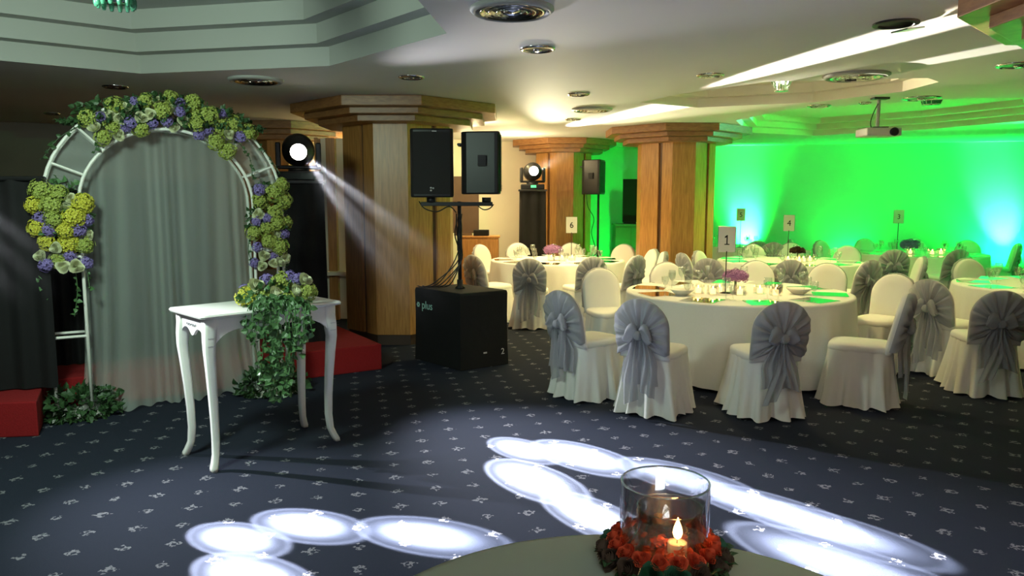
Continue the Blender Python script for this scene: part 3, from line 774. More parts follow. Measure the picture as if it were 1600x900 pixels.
def totem(x, y, z0, z1, w_, label, rz=0):
    t = thing('light_totem', label, 'truss tower', (x, y, z0), rz)
    part('cloth_cover', MB().grid(lambda u, v: ((w_ / 2 + .012 * sin(u * 60)) * max(-1, min(1, 1.42 * cos(2 * PI * u + PI / 4))) * (1 + .06 * (1 - v)), (w_ / 2 + .012 * sin(u * 60)) * max(-1, min(1, 1.42 * sin(2 * PI * u + PI / 4))) * (1 + .06 * (1 - v)), v * (z1 - z0 - .03)), 96, 4), 'black', t, True)
    part('top_plate', MB().box(-w_ / 2 - .03, w_ / 2 + .03, -w_ / 2 - .03, w_ / 2 + .03, z1 - z0 - .03, z1 - z0), 'blackmetal', t, bevel=.005)
    return t
aim1 = Vector((.25, 4.4, 0))
totem(HEAD1.x, HEAD1.y, .25, HEAD1.z - .30, .42, 'black cloth covered light tower on the platform, right of the arch', .3)
moving_head(HEAD1, Vector((-.6, 2.4, 1.2)), 'lit moving head light on the tower right of the arch')
aim2 = Vector((2.0, 7.0, 2.7))
totem(HEAD2.x, HEAD2.y, 0, HEAD2.z - .30, .42, 'black cloth covered light tower behind the table numbered six')
moving_head(HEAD2, Vector((.9, 8.0, 2.35)), 'lit moving head light on the far tower by the second oak column')
totem(HEAD0.x, HEAD0.y, .25, HEAD0.z - .30, .42, 'black cloth covered light tower beyond the left edge')
moving_head(HEAD0, Vector((-.9, 3.5, 0)), 'lit moving head light beyond the left edge')

# covered subwoofer box
c0 = [Vector(atz(*p, 0)) for p in ((720, 580), (793, 569))]; cL = Vector(atz(650, 561, 0))
cR = cL + (c0[1] - c0[0])
cen = (c0[0] + c0[1] + cL + cR) / 4
HB = .75
sb = thing('covered_subwoofer', 'large box under a black cloth cover in front of the oak column', 'speaker', (cen.x, cen.y, 0))
quad = [c0[0] - cen, c0[1] - cen, cR - cen, cL - cen]
quad = [tuple(v) for v in quad]
mb = MB(); mb.rings([[(x * k, y * k, z) for x, y in [tuple(Vector(quad[i]).lerp(Vector(quad[(i + 1) % 4]), j / 8)) for i in range(4) for j in range(8)]] for k, z in ((1.02, 0.005), (1.0, .2), (.99, .5), (1.0, HB - .03), (.985, HB - .006), (.96, HB))], cap0=True, cap1=True)
part('cloth_cover', mb, 'black', sb, False)
def text_obj(name, s, size, m, parent, origin, xdir, label=None, ext=.001, align='CENTER'):
    cu = bpy.data.curves.new(name, 'FONT'); cu.body = s; cu.size = size; cu.extrude = ext; cu.align_x = align; cu.align_y = 'CENTER'
    cu.materials.append(M[m])
    tmp = bpy.data.objects.new(name, cu); COL.objects.link(tmp)
    dg = bpy.context.evaluated_depsgraph_get(); me = bpy.data.meshes.new_from_object(tmp.evaluated_get(dg))
    COL.objects.unlink(tmp); bpy.data.objects.remove(tmp)
    o = link(name, me, parent)
    xd = Vector(xdir).normalized(); zd = Vector((0, 0, 1)); nd = xd.cross(zd)
    R = Matrix((xd, zd, nd)).transposed().to_4x4()
    o.matrix_local = Matrix.Translation(Vector(origin)) @ R
    if label: o['label'] = label
    return o
q0, q1, q3 = Vector((*quad[0], 0)), Vector((*quad[1], 0)), Vector((*quad[3], 0))
def onface(a, b, u, z, off=.006):
    p = a.lerp(b, u); d = (b - a).normalized(); n = Vector((d.y, -d.x, 0)); return tuple(p + n * off + Vector((0, 0, z)))
text_obj('printed_word', 'plus', .115, 'printgreen', sb, onface(q3, q0, .30, HB - .17, .012), q0 - q3, 'pale green printed word', .001, 'CENTER')
fl_ = MB()
for k in range(6):
    a = 2 * PI * k / 6; fl_.lathe([(.010, 0), (.010, .002), (.001, .002)], 10, (.018 * cos(a), .018 * sin(a), 0))
o = part('printed_emblem', fl_, 'printgreen', sb)
xd = (q0 - q3).normalized(); o.matrix_local = Matrix.Translation(Vector(onface(q3, q0, .10, HB - .17, .012))) @ Matrix((xd, Vector((0, 0, 1)), xd.cross(Vector((0, 0, 1))))).transposed().to_4x4()
text_obj('printed_number', '2', .085, 'printgrey', sb, onface(q0, q1, .88, .14, .012), q1 - q0)
o = part('printed_tag', MB().box(-.02, .02, -.008, .008, 0, .001), 'printgrey', sb)
xd = (q1 - q0).normalized(); o.matrix_local = Matrix.Translation(Vector(onface(q0, q1, .50, .15, .012))) @ Matrix((xd, Vector((0, 0, 1)), xd.cross(Vector((0, 0, 1))))).transposed().to_4x4()

def speaker(loc, az, h, w_, d_, label, logo=True):
    """pa speaker, front looks along az"""
    t = thing('loudspeaker', label, 'speaker', loc, az)
    out = [(-w_ / 2, 0), (-w_ / 2, -.04), (-w_ * .42, -.055), (0, -.065), (w_ * .42, -.055), (w_ / 2, -.04), (w_ / 2, 0), (w_ * .36, d_ - .05), (w_ * .28, d_), (-w_ * .28, d_), (-w_ * .36, d_ - .05)]
    part('cabinet', MB().prism(out[::-1], 0, h), 'blackplastic', t, bevel=.014)
    gp = MB().grid(lambda u, v: ((u - .5) * w_ * .86, -.060 - .012 * (1 - (2 * u - 1) ** 2), h * (.05 + .90 * v)), 10, 4)
    part('grille', gp, 'grille', t, True)
    part('handle', MB().tube([(-.09, d_ + .0, h * .80), (-.09, d_ + .03, h * .80), (.09, d_ + .03, h * .80), (.09, d_, h * .80)], .012, 6), 'blackplastic', t)
    part('side_handle', MB().box(-w_ / 2 - .008, -w_ / 2 + .02, .08, .16, h * .45, h * .62), 'blackmetal', t)
    if logo:
        em = MB()
        for a0 in (0.6, 2.2, 4.1):
            em.ball((.016 * cos(a0), -.076, h * .12 + .016 * sin(a0)), .010, 8, 5, (1, .3, 1))
        part('badge', em, 'printgrey', t, True)
        part('top_badge', MB().box(-.045 + .05, .05, -.071, -.066, h * .945, h * .965), 'printgrey', t)
    return t
sd0 = cen.y
sxp = X(718, sd0, 1.4)
SZ = .75
stn = thing('speaker_pole', 'black pole with a crossbar standing on the covered box', 'speaker stand', (sxp, sd0, HB))
part('pole', MB().tube([(0, 0, 0), (0, 0, 1.62 - HB)], .019, 12), 'blackmetal', stn, True)
part('sleeve', MB().tube([(0, 0, .38), (0, 0, .62)], .026, 12), 'blackmetal', stn, True)
part('socket', MB().lathe([(.05, 0), (.05, .015), (.03, .03), (.03, .09)], 16), 'blackmetal', stn, True)
part('crossbar', MB().box(-.38, .33, -.03, .03, 1.575 - HB, 1.615 - HB), 'blackmetal', stn, bevel=.004)
for xx in (-.28, .27): part('top_hat', MB().tube([(xx, 0, 1.61 - HB), (xx, 0, 1.66 - HB)], .045, 14), 'blackmetal', stn, True)
cb = MB(); rnd = random.Random(5)
for k in range(5):
    cb.tube(smoothpath([(rnd.uniform(-.03, .03), -.03, .75), (rnd.uniform(-.07, .03), -.03, .55), (rnd.uniform(-.05, .03), -.035, .3), (-.07 - .04 * k, -.06, .08), (-.15 - .05 * k, -.02, .02), (-.24 - .05 * k, .12, .012)]), .006, 6)
cb.tube(smoothpath([(-.40, 0, .87), (-.34, -.03, .80), (-.22, -.03, .77), (-.1, -.02, .82), (-.03, -.02, .76)]), .006, 6)
cb.tube(smoothpath([(.34, 0, .84), (.30, -.03, .80), (.24, -.03, .79), (.18, 0, .83)]), .006, 6)
part('cables', cb, 'blackplastic', stn, True)
speaker((X(676, sd0, 1.98), sd0 - .05, 1.66), .04, .665, .42, .34, 'left loudspeaker of the pair on the crossbar, facing the camera')
speaker((X(766, sd0, 1.98) + .04, sd0 - .02, 1.69), PI / 2 + .15 - .12, .60, .40, .32, 'right loudspeaker of the pair on the crossbar, turned sideways')

# far speaker on tripod
fy = 13.4; fx = X(935, fy, 1.6)
stn = thing('speaker_tripod', 'black tripod stand before the green alcove wall', 'speaker stand', (fx, fy, 0))
part('pole', MB().tube([(0, 0, .1), (0, 0, 1.72)], .02, 10), 'blackmetal', stn, True)
for k in range(3):
    a = 2 * PI * k / 3 + .5
    part('leg', MB().tube([(0, 0, .75), (.42 * cos(a), .42 * sin(a), .015)], .013, 8), 'blackmetal', stn, True)
part('cable', MB().tube(smoothpath([(-.2, 0, 1.95), (-.2, -.03, 1.55), (-.08, -.04, 1.3), (-.12, -.04, 1.05), (-.05, -.04, .8)]), .006, 6), 'blackplastic', stn, True)
speaker((fx + .02, fy, 1.72), PI / 2 - .35, .60, .36, .30, 'loudspeaker on a tripod before the green alcove wall', False)

# ================================================================ FURNITURE BY THE FAR WALL
def sideboard(x0, x1, y, h, m, label, doors=2, d_=.45, rz=0):
    t = thing('sideboard', label, 'cabinet', ((x0 + x1) / 2, y, 0), rz); w_ = (x1 - x0) / 2
    part('body', MB().box(-w_, w_, 0, d_, .0, h - .03), m, t)
    part('top', MB().box(-w_ - .02, w_ + .02, -.02, d_, h - .03, h), m, t, bevel=.005)
    for k in range(doors):
        a = -w_ + 2 * w_ * k / doors + .015; b = -w_ + 2 * w_ * (k + 1) / doors - .015
        dr = part('door', MB().box(a, b, -.02, -.001, .08, h - .06), m, t, bevel=.004)
        part('handle', MB().tube([(b - .04, -.035, h * .5), (b - .04, -.035, h * .6)], .006, 6), 'chrome', dr)
    return t
ysb = 12.7
sideboard(X(716, ysb), X(779, ysb), ysb, 1.02, 'wood', 'oak sideboard against the cream wall behind the covered box', 2, .4)
t = thing('dark_wall_panel', 'dark brown upright panel on the oak sideboard', 'screen', (X(728, ysb + .2), ysb + .22, 1.021))
part('panel', MB().box(-.30, .22, 0, .05, .04, 1.0), 'walldark', t, bevel=.006)
part('foot', MB().box(-.2, .1, -.05, .1, 0, .04), 'walldark', t)
o = part('small_box', MB().box(-.13, .13, -.1, .1, 0, .10), 'black', None, loc=(X(752, ysb + .15), ysb + .15, 1.021), bevel=.01); tag(o, 'small black box on the right end of the oak sideboard', 'box')
yg = 14.9
sideboard(X(962, yg), X(1012, yg), yg, 1.15, 'walldark', 'low dark cabinet against the green alcove wall', 2, .45)
t = thing('tall_screen', 'tall narrow black screen on the dark cabinet by the green alcove wall', 'screen', (X(984, yg + .2), yg + .22, 1.151))
part('screen', MB().box(-.14, .14, 0, .05, .03, .88), 'blackplastic', t, bevel=.006)
part('foot', MB().box(-.12, .12, -.05, .1, 0, .03), 'blackplastic', t)

# LED par cans on the floor
def par(x, y, tgt, label, power, ang=95):
    t = thing('led_par_can', label, 'stage light', (x, y, 0))
    b = MB().box(-.12, -.10, -.01, .01, 0, .22).box(.10, .12, -.01, .01, 0, .22).box(-.12, .12, -.06, .06, 0, .015)
    d = Vector(tgt) - Vector((x, y, .2)); az = math.atan2(d.y, d.x) - PI / 2
    part('bracket', b, 'blackmetal', t, rot=(0, 0, az))
    hd = part('can', MB().lathe([(.05, -.10), (.085, -.08), (.09, .06), (.088, .065)], 20), 'blackmetal', t, True)
    hd.matrix_local = Matrix.Translation((0, 0, .2)) @ d.to_track_quat('Z', 'Y').to_matrix().to_4x4()
    part('lens', MB().lathe([(.085, .066), (.001, .07)], 20, cap=False), 'greenled', hd)
    if 'glow' in label: spot('par_can_lamp', Vector((x, y, .2)) + d.normalized() * .09, tgt, power * .35, 44, 1.0, (.30, 1, .85), .06)
    spot('par_can_lamp', Vector((x, y, .2)) + d.normalized() * .09, tgt, power, ang, .9, GREEN, .06)
    return t
def wally(x): return W[4][1] + (x - W[4][0]) * (W[5][1] - W[4][1]) / (W[5][0] - W[4][0])
gx = X(1186, 14.6, 1)
par(gx, wally(gx) - .34, (gx - .02, wally(gx), 1.05), 'green par light on the floor by the end wall, left glow', 1300, 64)
gx2 = X(1610, 13.6, 1)
par(gx2, wally(gx2) - .55, (gx2 - .1, wally(gx2), 1.3), 'green par light on the floor by the end wall, right glow', 1000, 130)
par(6.6, wally(6.6) - .35, (6.6, wally(6.6), 2.2), 'green par light on the floor behind the table numbered three', 170, 140)
par(5.2, 13.6, (5.3, 11.0, 2.7), 'green par light tilted up at the ceiling coffer', 620, 120)
par(2.0, 13.6, (2.1, 15.7, 1.5), 'green par light on the floor in the alcove', 170, 140)
par(7.8, 11.0, (6.0, 10.3, 2.8), 'green par light tilted at the ceiling near the right edge', 360, 110)

spot('side_par_lamp', (9.9, 10.4, 2.35), (5.2, 10.7, 2.86), 1500, 15, .8, (.22, 1, .80), .05)
spot('side_par_lamp', (9.9, 10.4, 2.35), (5.6, 14.9, 1.9), 200, 105, .9, GREEN, .08)
spot('side_par_lamp', (9.9, 10.4, 2.35), (5.5, 11.0, 2.9), 800, 50, .9, GREEN, .08)
# ================================================================ CHAIRS
def outline(n=40, hw_=.205, z0=.44, zs=.70, top=.905):
    """star-shaped outline of the rounded chair back, from lower right anticlockwise"""
    pts = [(hw_ * .97, z0)] + [(hw_ * (.97 + .05 * k / 6), z0 + (zs - z0) * k / 6) for k in range(1, 7)]
    m = n - 16
    pts += [(hw_ * 1.02 * cos(PI * k / m), zs + (top - zs) * sin(PI * k / m)) for k in range(1, m)]
    pts += [(-hw_ * (.97 + .05 * k / 6), z0 + (zs - z0) * k / 6) for k in range(6, 0, -1)] + [(-hw_ * .97, z0)]
    pts += [(-hw_ * .5, z0), (0, z0), (hw_ * .5, z0)]
    return pts
OUT = outline()
def lean(z): return -.11 * max(0, z - .44) / .5
def chair_meshes(seed):
    r = random.Random(seed); ph = [r.uniform(0, 6.28) for _ in range(8)]
    def section(k, fold):
        pts = []; n = 108
        for i in range(n):
            a = 2 * PI * i / n; c, s = cos(a), sin(a)
            p = 4.5
            rad = (abs(c) ** p + abs(s) ** p) ** (-1 / p)
            f = 1 + fold * (.11 * sin(13 * a + ph[0] + 1.4 * sin(3 * a + ph[2])) + .045 * sin(22 * a + ph[1]) + .03 * sin(7 * a + ph[3]))
            pts.append((c * rad * (.208 + .055 * k) * f, .235 + s * rad * (.235 + .045 * k) * f))
        return pts
    sk = MB(); rs = []
    for j in range(9):
        v = j / 8; z = .455 * (1 - v)
        fold = .05 + .95 * v ** 1.25
        sec = section(v ** 1.1, fold if j else .02)
        wob = [.012 * sin(9 * 2 * PI * i / 108 + ph[4]) + .012 if j == 8 else 0 for i in range(108)]
        rs.append([(x, y, max(.006, z + wob[i])) for i, (x, y) in enumerate(sec)])
    sk.rings(rs)
    seat = MB()
    s0 = section(0, .01)
    seat.rings([[(x * k, .235 + (y - .235) * k, z) for x, y in s0] for k, z in ((1.0, .44), (1.01, .465), (.985, .488), (.92, .50), (.6, .508), (.2, .510))], cap0=True, cap1=True)
    back = MB(); cz = .68
    def bring(s, y): return [(x * s, y + lean(cz + (z - cz) * s), cz + (z - cz) * s) for x, z in OUT]
    back.rings([bring(.15, .060), bring(.6, .060), bring(.90, .054), bring(.985, .040), bring(1.0, .022), bring(.985, .004), bring(.9, -.008), bring(.5, -.012), bring(.12, -.012)], cap0=True, cap1=True)
    # sash: fan of radiating pleats gathered at the knot
    fan = MB(); kz = .64; rs = []
    N = len(OUT); fine = []
    for i in range(N):
        a, b = OUT[i], OUT[(i + 1) % N]
        for q in range(4): fine.append((a[0] + (b[0] - a[0]) * q / 4, a[1] + (b[1] - a[1]) * q / 4))
    def fring(s, y, amp):
        out = []
        for i, (x, z) in enumerate(fine):
            z = max(z, .50 + .03 * sin(i * .3)); an = math.atan2(z - kz, x)
            pl = amp * 1.7 * (sin(15 * an + ph[5] + 1.3 * sin(2 * an + ph[6])) + .5 * sin(29 * an + ph[7]))
            zz = kz + (z - kz) * s
            out.append((x * s, y + pl + lean(zz), zz))
        return out
    rs = [fring(1.015, .020, 0), fring(1.035, .002, .002), fring(1.01, -.026, .004), fring(.8, -.042, .009), fring(.5, -.046, .009), fring(.25, -.048, .006), fring(.08, -.046, .003)]
    fan.rings(rs, cap1=True)
    # lower panel of the sash hanging from the gather
    def panel(u, v):
        x = (-1 + 2 * u) * (.04 + .085 * min(1, v * 1.8) + .02 * v) ; z = kz - .02 - v * .36
        y = -.040 + lean(z) - .03 * v + .014 * sin(u * 26 + ph[1]) * min(1, v * 3 + .2)
        return (x + .008 * sin(v * 6 + ph[2]), y, z)
    pn = MB().grid(panel, 40, 12)
    def tail(sx, L_, off):
        def f(u, v):
            x = sx * (.015 + off * v + .03 * sin(v * 3 + ph[3])) + (u - .5) * (.03 + .085 * min(1, v * 1.6))
            z = kz - .01 - v * L_ - .05 * (u - .5) * sx * v
            return (x, -.062 + lean(z) - .05 * sin(v * 1.9) + .016 * sin(u * 12 + v * 4 + ph[4]), z)
        return MB().grid(f, 14, 14)
    tails = [tail(-1, r.uniform(.44, .55), .05), tail(1, r.uniform(.34, .5), .07)]
    def loop(sx):
        rs = []
        for j in range(9):
            v = j / 8; w_ = .012 + .058 * sin(PI * min(1, v * 1.05)) ** .8
            cx = sx * (.01 + .12 * v * (1 - .15 * v)); cz_ = kz + .01 + .035 * sin(v * 2.4 + ph[5] * .2) - .04 * v
            rs.append([(cx + .006 * sin(5 * a + v * 4), -.068 + lean(kz) - .012 * v + .022 * sin(a) * (1 + .4 * sin(4 * a)), cz_ + w_ * cos(a) * (1 + .15 * sin(3 * a + ph[6]))) for a in [2 * PI * i / 16 for i in range(16)]])
        return MB().rings(rs, cap0=True, cap1=True)
    kn = MB()
    rs = []
    for j in range(1, 8):
        b = PI * j / 8
        rs.append([(.034 * sin(b) * cos(a) * (1 + .2 * sin(5 * a)), -.078 + lean(kz) + .028 * sin(b) * sin(a) * (1 + .2 * sin(5 * a)), kz - .038 * cos(b)) for a in [2 * PI * i / 16 for i in range(16)]])
    kn.rings(rs, cap0=True, cap1=True)
    return dict(skirt=sk.mesh('skirt', 'cover'), seat=seat.mesh('seat', 'cover'), backrest=back.mesh('backrest', 'cover'), sash=fan.mesh('sash', 'sash'),
                sash_panel=pn.mesh('sash_panel', 'sash'), tails=[t_.mesh('sash_tail', 'sash') for t_ in tails], loops=[loop(s).mesh('bow_loop', 'sash') for s in (-1, 1)], knot=kn.mesh('knot', 'sash'))
PROTO = []
def build_chair(ms, loc, rz, label, group):
    t = thing('covered_chair', label, 'chair', loc, rz, group)
    for k in ('skirt', 'seat', 'backrest'): link(k, ms[k], t)
    s = link('sash', ms['sash'], t); s['label'] = 'silver grey organza sash'
    link('sash_panel', ms['sash_panel'], s)
    for m_ in ms['tails']: link('sash_tail', m_, s)
    for m_ in ms['loops']: link('bow_loop', m_, s)
    link('knot', ms['knot'], s)
    return t
CH = [chair_meshes(s) for s in (1, 2, 3, 4)]
nch = 0
GR = {1: 'chairs around the table numbered one', 2: 'chairs around the table at the right edge', 3: 'chairs around the table numbered three', 4: 'chairs around the table numbered four', 5: 'chairs around the table numbered five', 6: 'chairs around the table numbered six'}
def chair(px, y, fx_, fy_, tbl, label, s=1.0):
    """px: column of the chair back in the photograph, y: its distance, (fx, fy): the way it faces"""
    global nch
    x = X(px, y, .7)
    rz = math.atan2(fy_, fx_) - PI / 2
    if nch < 4: t = build_chair(CH[nch], (x, y, 0), rz, label, GR[tbl]); PROTO.append(t)
    else: t = copy_tree(PROTO[nch % 4], (x, y, 0), rz, label, GR[tbl])
    nch += 1
    t.scale = (s, s, s)
    return t
# table 1
chair(888, 6.12, .80, .60, 1, 'chair with a bow on its back, leftmost at the table numbered one')
chair(1007, 5.62, .55, .84, 1, 'front chair with lilac grey sash, second from left at the table numbered one')
chair(1215, 5.50, -.10, 1, 1, 'front middle chair seen squarely from behind, bluish sash, at the table numbered one')
chair(1398, 5.90, -.86, .50, 1, 'chair in side view with dark tails, front right of the table numbered one')
chair(941, 8.0, .2, -1, 1, 'bare-fronted chair facing the camera at the left side of the table numbered one')
chair(1045, 8.75, .2, -1, 1, 'chair front showing behind the wine glasses left of the number one card')
chair(1183, 8.95, -.1, -1, 1, 'chair front showing right behind the purple flowers of table one')
chair(1292, 8.6, -.4, -.9, 1, 'chair front showing behind the right half of the table numbered one')
chair(1393, 7.40, -.75, -.65, 1, 'plain chair front at the right end of the table numbered one')
# right edge table
chair(1461, 6.95, .9, .42, 2, 'chair with brownish sash turned away, left of the table at the right edge')
chair(1557, 6.15, .20, .98, 2, 'nearest chair with a wide fan sash at the right edge of the picture')
chair(1518, 9.3, .1, -1, 2, 'plain chair front behind the table at the right edge')
# table 6
chair(747, 10.0, .75, .66, 6, 'leftmost chair with its sash turned away at the table numbered six')
chair(828, 9.45, .12, .99, 6, 'front chair seen squarely from behind at the table numbered six')
chair(921, 9.75, -.35, .94, 6, 'chair from behind partly hidden by a plain chair front, at the table numbered six')
chair(986, 9.95, -.75, .66, 6, 'chair with pleated sash right of the table numbered six')
chair(757, 12.2, .8, -.55, 6, 'narrow white chair side at the left end of the table numbered six')
chair(811, 12.6, .3, -.95, 6, 'far chair front behind the left wine glasses of the table numbered six')
chair(893, 12.6, 0, -1, 6, 'far chair front right below the number six card')
chair(972, 12.3, -.5, -.86, 6, 'far plain chair front at the right end of the table numbered six')
chair(1012, 11.12, -1, -.25, 6, 'rearmost of two chairs in side view before the middle oak column')
chair(1027, 10.6, -1, .1, 6, 'nearer of two chairs in side view before the middle oak column')
# table 4
chair(1075, 10.35, .96, .2, 4, 'chair in side view before the right part of the middle oak column')
chair(1100, 10.75, .8, -.6, 4, 'greenish plain chair front left of the number one card')
chair(1111, 9.45, .62, .78, 4, 'chair with grey fan sash just left of the number one card pole')
chair(1232, 9.25, .10, 1, 4, 'chair with brown fan sash directly in front of the table numbered four')
chair(1350, 9.2, -.45, .9, 4, 'chair with gathered brown sash at the right front of the table numbered four')
chair(1180, 12.3, .2, -1, 4, 'far chair front behind the left glasses of the table numbered four')
chair(1238, 12.7, 0, -1, 4, 'far chair front behind the flowers of the table numbered four')
chair(1322, 11.9, -.6, -.8, 4, 'far plain chair front at the right end of the table numbered four')
chair(1428, 9.7, -.95, .3, 4, 'thin chair in side view with a bow, between the tables numbered three and 4')
# table 3
chair(1395, 11.1, .25, .97, 3, 'chair with round pleated sash in front of the table numbered three, left one')
chair(1491, 11.1, -.1, 1, 3, 'dark chair back in front of the table numbered three, right one')
chair(1288, 13.4, .5, -.85, 3, 'green lit chair front at the left end of the table numbered three')
chair(1355, 13.95, .1, -1, 3, 'green lit chair front left of the number three card')
chair(1432, 14.0, .0, -1, 3, 'green lit chair front behind the dark flowers of the table numbered three')
chair(1514, 13.4, -.2, -1, 3, 'green lit chair front with a bright edge at the right of the table numbered three')
chair(1579, 12.5, -.9, .45, 3, 'dark chair turned sideways at the right end of the table numbered three')
# table 5
chair(1180, 13.45, .0, 1, 5, 'green lit chair back right in front of the left wall glow')
chair(1208, 12.9, .3, .95, 5, 'dark green chair back right of the left wall glow')
chair(1243, 13.7, .9, -.3, 5, 'green lit chair in side view between the cards numbered four and 3')

# ================================================================ TABLES
def round_table(px, y, r, label, clabel, folds=14, seed=1, ztop=.75, drop=.72, cm='cloth'):
    x = X(px, y, ztop); rnd = random.Random(seed)
    t = thing('round_table', label, 'table', (x, y, 0))
    part('tabletop', MB().lathe([(r - .01, ztop - .03), (r - .01, ztop - .004)], 48), 'woodcap', t)
    for k in range(4):
        a = PI / 4 + k * PI / 2; part('leg', MB().tube([(r * .55 * cos(a), r * .55 * sin(a), .0), (r * .5 * cos(a), r * .5 * sin(a), ztop - .03)], .018, 8), 'blackmetal', t, True)
    n = 180; rs = []; p1, p2 = rnd.uniform(0, 6), rnd.uniform(0, 6)
    for k, z in ((0.02, ztop), (.5, ztop), (.97, ztop), (1.0, ztop - .004), (1.006, ztop - .02)):
        rs.append([(r * k * cos(2 * PI * i / n), r * k * sin(2 * PI * i / n), z) for i in range(n)])
    for j in range(1, 8):
        v = j / 7
        rs.append([((r * 1.006 + .05 * v + .030 * v ** .8 * (sin(folds * a + p1 + 1.2 * sin(2 * a)) + .4 * sin(folds * 2.3 * a + p2))) * cos(a),
                    (r * 1.006 + .05 * v + .030 * v ** .8 * (sin(folds * a + p1 + 1.2 * sin(2 * a)) + .4 * sin(folds * 2.3 * a + p2))) * sin(a), ztop - .02 - (drop - .02) * v) for a in [2 * PI * i / n for i in range(n)]])
    for ring_ in rs:      # close the seam of non-integer waves
        pass
    c_ = part('tablecloth', MB().rings(rs, cap0=True), cm, None, True, loc=(x, y, .002)); tag(c_, clabel, 'tablecloth', None)
    return x, y
TB = {}
TB[1] = (*round_table(1151, 7.30, 1.06, 'round table under a white cloth with the number one card', 'white cloth to the floor on the table numbered one', 16, 1), 1.04)
TB[6] = (*round_table(871, 11.15, .98, 'round table under a white cloth with the number six card', 'white cloth to the floor on the table numbered six', 15, 2), .98)
TB[4] = (*round_table(1232, 10.95, 1.0, 'round table under a white cloth with the number four card', 'white cloth to the floor on the table numbered four', 16, 3), 1.0)
TB[3] = (*round_table(1436, 12.45, 1.0, 'round table under a white cloth with the number three card', 'green tinged cloth on the table numbered three', 16, 4), 1.0)
TB[2] = (*round_table(1665, 7.75, 1.02, 'round table under a white cloth cut by the right edge', 'white cloth of the table cut by the right edge', 16, 5), 1.02)
TB[5] = (*round_table(1150, 14.4, .6, 'round table in the far corner with the number five card', 'cloth of the far corner table numbered five', 14, 6), .6)

# ---- tableware
ZT = .7535
GM = MB().lathe([(.034, 0), (.033, .003), (.006, .008), (.0045, .085), (.012, .097), (.032, .125), (.037, .155), (.033, .195), (.032, .195), (.0355, .155), (.030, .127), (.008, .100)], 14, cap=False).mesh('wine_glass', 'glass')
GM2 = MB().lathe([(.030, 0), (.030, .003), (.006, .008), (.006, .045), (.030, .075), (.036, .11), (.035, .14), (.034, .14), (.034, .11), (.028, .077), (.004, .05)], 14, cap=False).mesh('water_goblet', 'glass')
PM = MB().box(-.155, .155, -.155, .155, 0, .004).mesh('mirror_placemat', 'mirror', False)
def place(name, me, label, cat, group, loc, rz=0, bev=0):
    o = link(name, me, None, loc, (0, 0, rz)); tag(o, label, cat, group); return o
def cube_candle(loc, label, group, s=1.0):
    t = thing('candle_holder', label, 'candle holder', loc, RND.uniform(0, .6), group)
    e = .045 * s
    g = MB()
    g.rings([[(x * k, y * k, z) for x, y in ((-1, -1), (1, -1), (1, 1), (-1, 1))] for k, z in ((e, 0), (e, .085 * s), (e * .9, .085 * s), (e * .9, .006))], cap0=True, cap1=True)
    part('glass_cube', g, 'glass', t)
    part('candle', MB().lathe([(e * .6, .007), (e * .6, .055 * s)], 12), 'glow', t, True)
    part('flame', MB().ball((0, 0, .068 * s), .010 * s, 6, 5, (.6, .6, 1.4)), 'flame', t, True)
    return t
def centre_flowers(loc, kind, r, label, group=None):
    t = thing('centrepiece', label, 'flowers', loc)
    part('vase', MB().lathe([(.045, 0), (.05, .01), (.035, .05), (.03, .10), (.05, .13), (.045, .13), (.02, .10)], 16, cap=True), 'glass', t, True)
    part('stems', MB().tube([(0, 0, .01), (.005, 0, .13)], .012, 6), 'ivy', t)
    rnd = random.Random(int(loc[0] * 50))
    for k in range(9):
        a = 2 * PI * k / 8
        p = (r * .62 * cos(a), r * .62 * sin(a), .155) if k < 8 else (0, 0, .175)
        flower(kind, p, (cos(a) * .8, sin(a) * .8, 1) if k < 8 else (0, 0, 1), r * .50, t, rnd)
    return t
def number_card(num, px, py_top, py_bot, y, w_, label):
    xx = X(px, y, 1.1)
    def zat(py):
        dy = cos(PITCH) - (py - 450) / FPX * sin(PITCH); dz = -sin(PITCH) - (py - 450) / FPX * cos(PITCH); return CAMH + dz * y / dy
    z0, z1 = zat(py_bot), zat(py_top)
    t = thing('table_number', label, 'sign', (xx, y, ZT), 0)
    part('foot', MB().lathe([(.05, 0), (.05, .006), (.01, .012)], 16), 'blackmetal', t, True)
    part('stem', MB().tube([(0, 0, .01), (0, 0, z0 - ZT + .01)], .005, 8), 'blackmetal', t)
    cdp = part('card', MB().box(-w_ / 2, w_ / 2, -.002, .002, z0 - ZT, z1 - ZT), 'paper', t)
    fr = MB(); a, b, c, d = -w_ / 2, w_ / 2, z0 - ZT, z1 - ZT
    fr.tube([(a, 0, c), (b, 0, c), (b, 0, d), (a, 0, d)], .0035, 6, closed=True)
    part('frame', fr, 'grey', t)
    if num == 1:
        h_ = (z1 - z0) * .19; zc = (c + d) / 2 - .005; k_ = h_ * .22
        pl_ = [(-k_ * .55, -h_), (-k_ * .55, h_ * .55), (-k_ * 2.1, h_ * .38), (-k_ * 2.1, h_ * .68), (-k_ * .2, h_), (k_ * .55, h_), (k_ * .55, -h_)]
        dg = MB()
        for poly in (pl_, [(-k_ * 2.3, -h_ * 1.02), (k_ * 2.3, -h_ * 1.02), (k_ * 2.3, -h_ * .82), (-k_ * 2.3, -h_ * .82)]):
            n_ = len(poly); dg.add([(x_, y_, z_ + zc) for y_ in (-.0022, -.004) for x_, z_ in poly], [tuple(range(n_)), tuple(range(n_, 2 * n_))] + [(i, (i + 1) % n_, n_ + (i + 1) % n_, n_ + i) for i in range(n_)])
        part('printed_number', dg, 'ink', cdp)
    else: text_obj('printed_number', str(num), (z1 - z0) * .52, 'ink', cdp, (0, -.004, (c + d) / 2 - .005), (1, 0, 0))
    return t
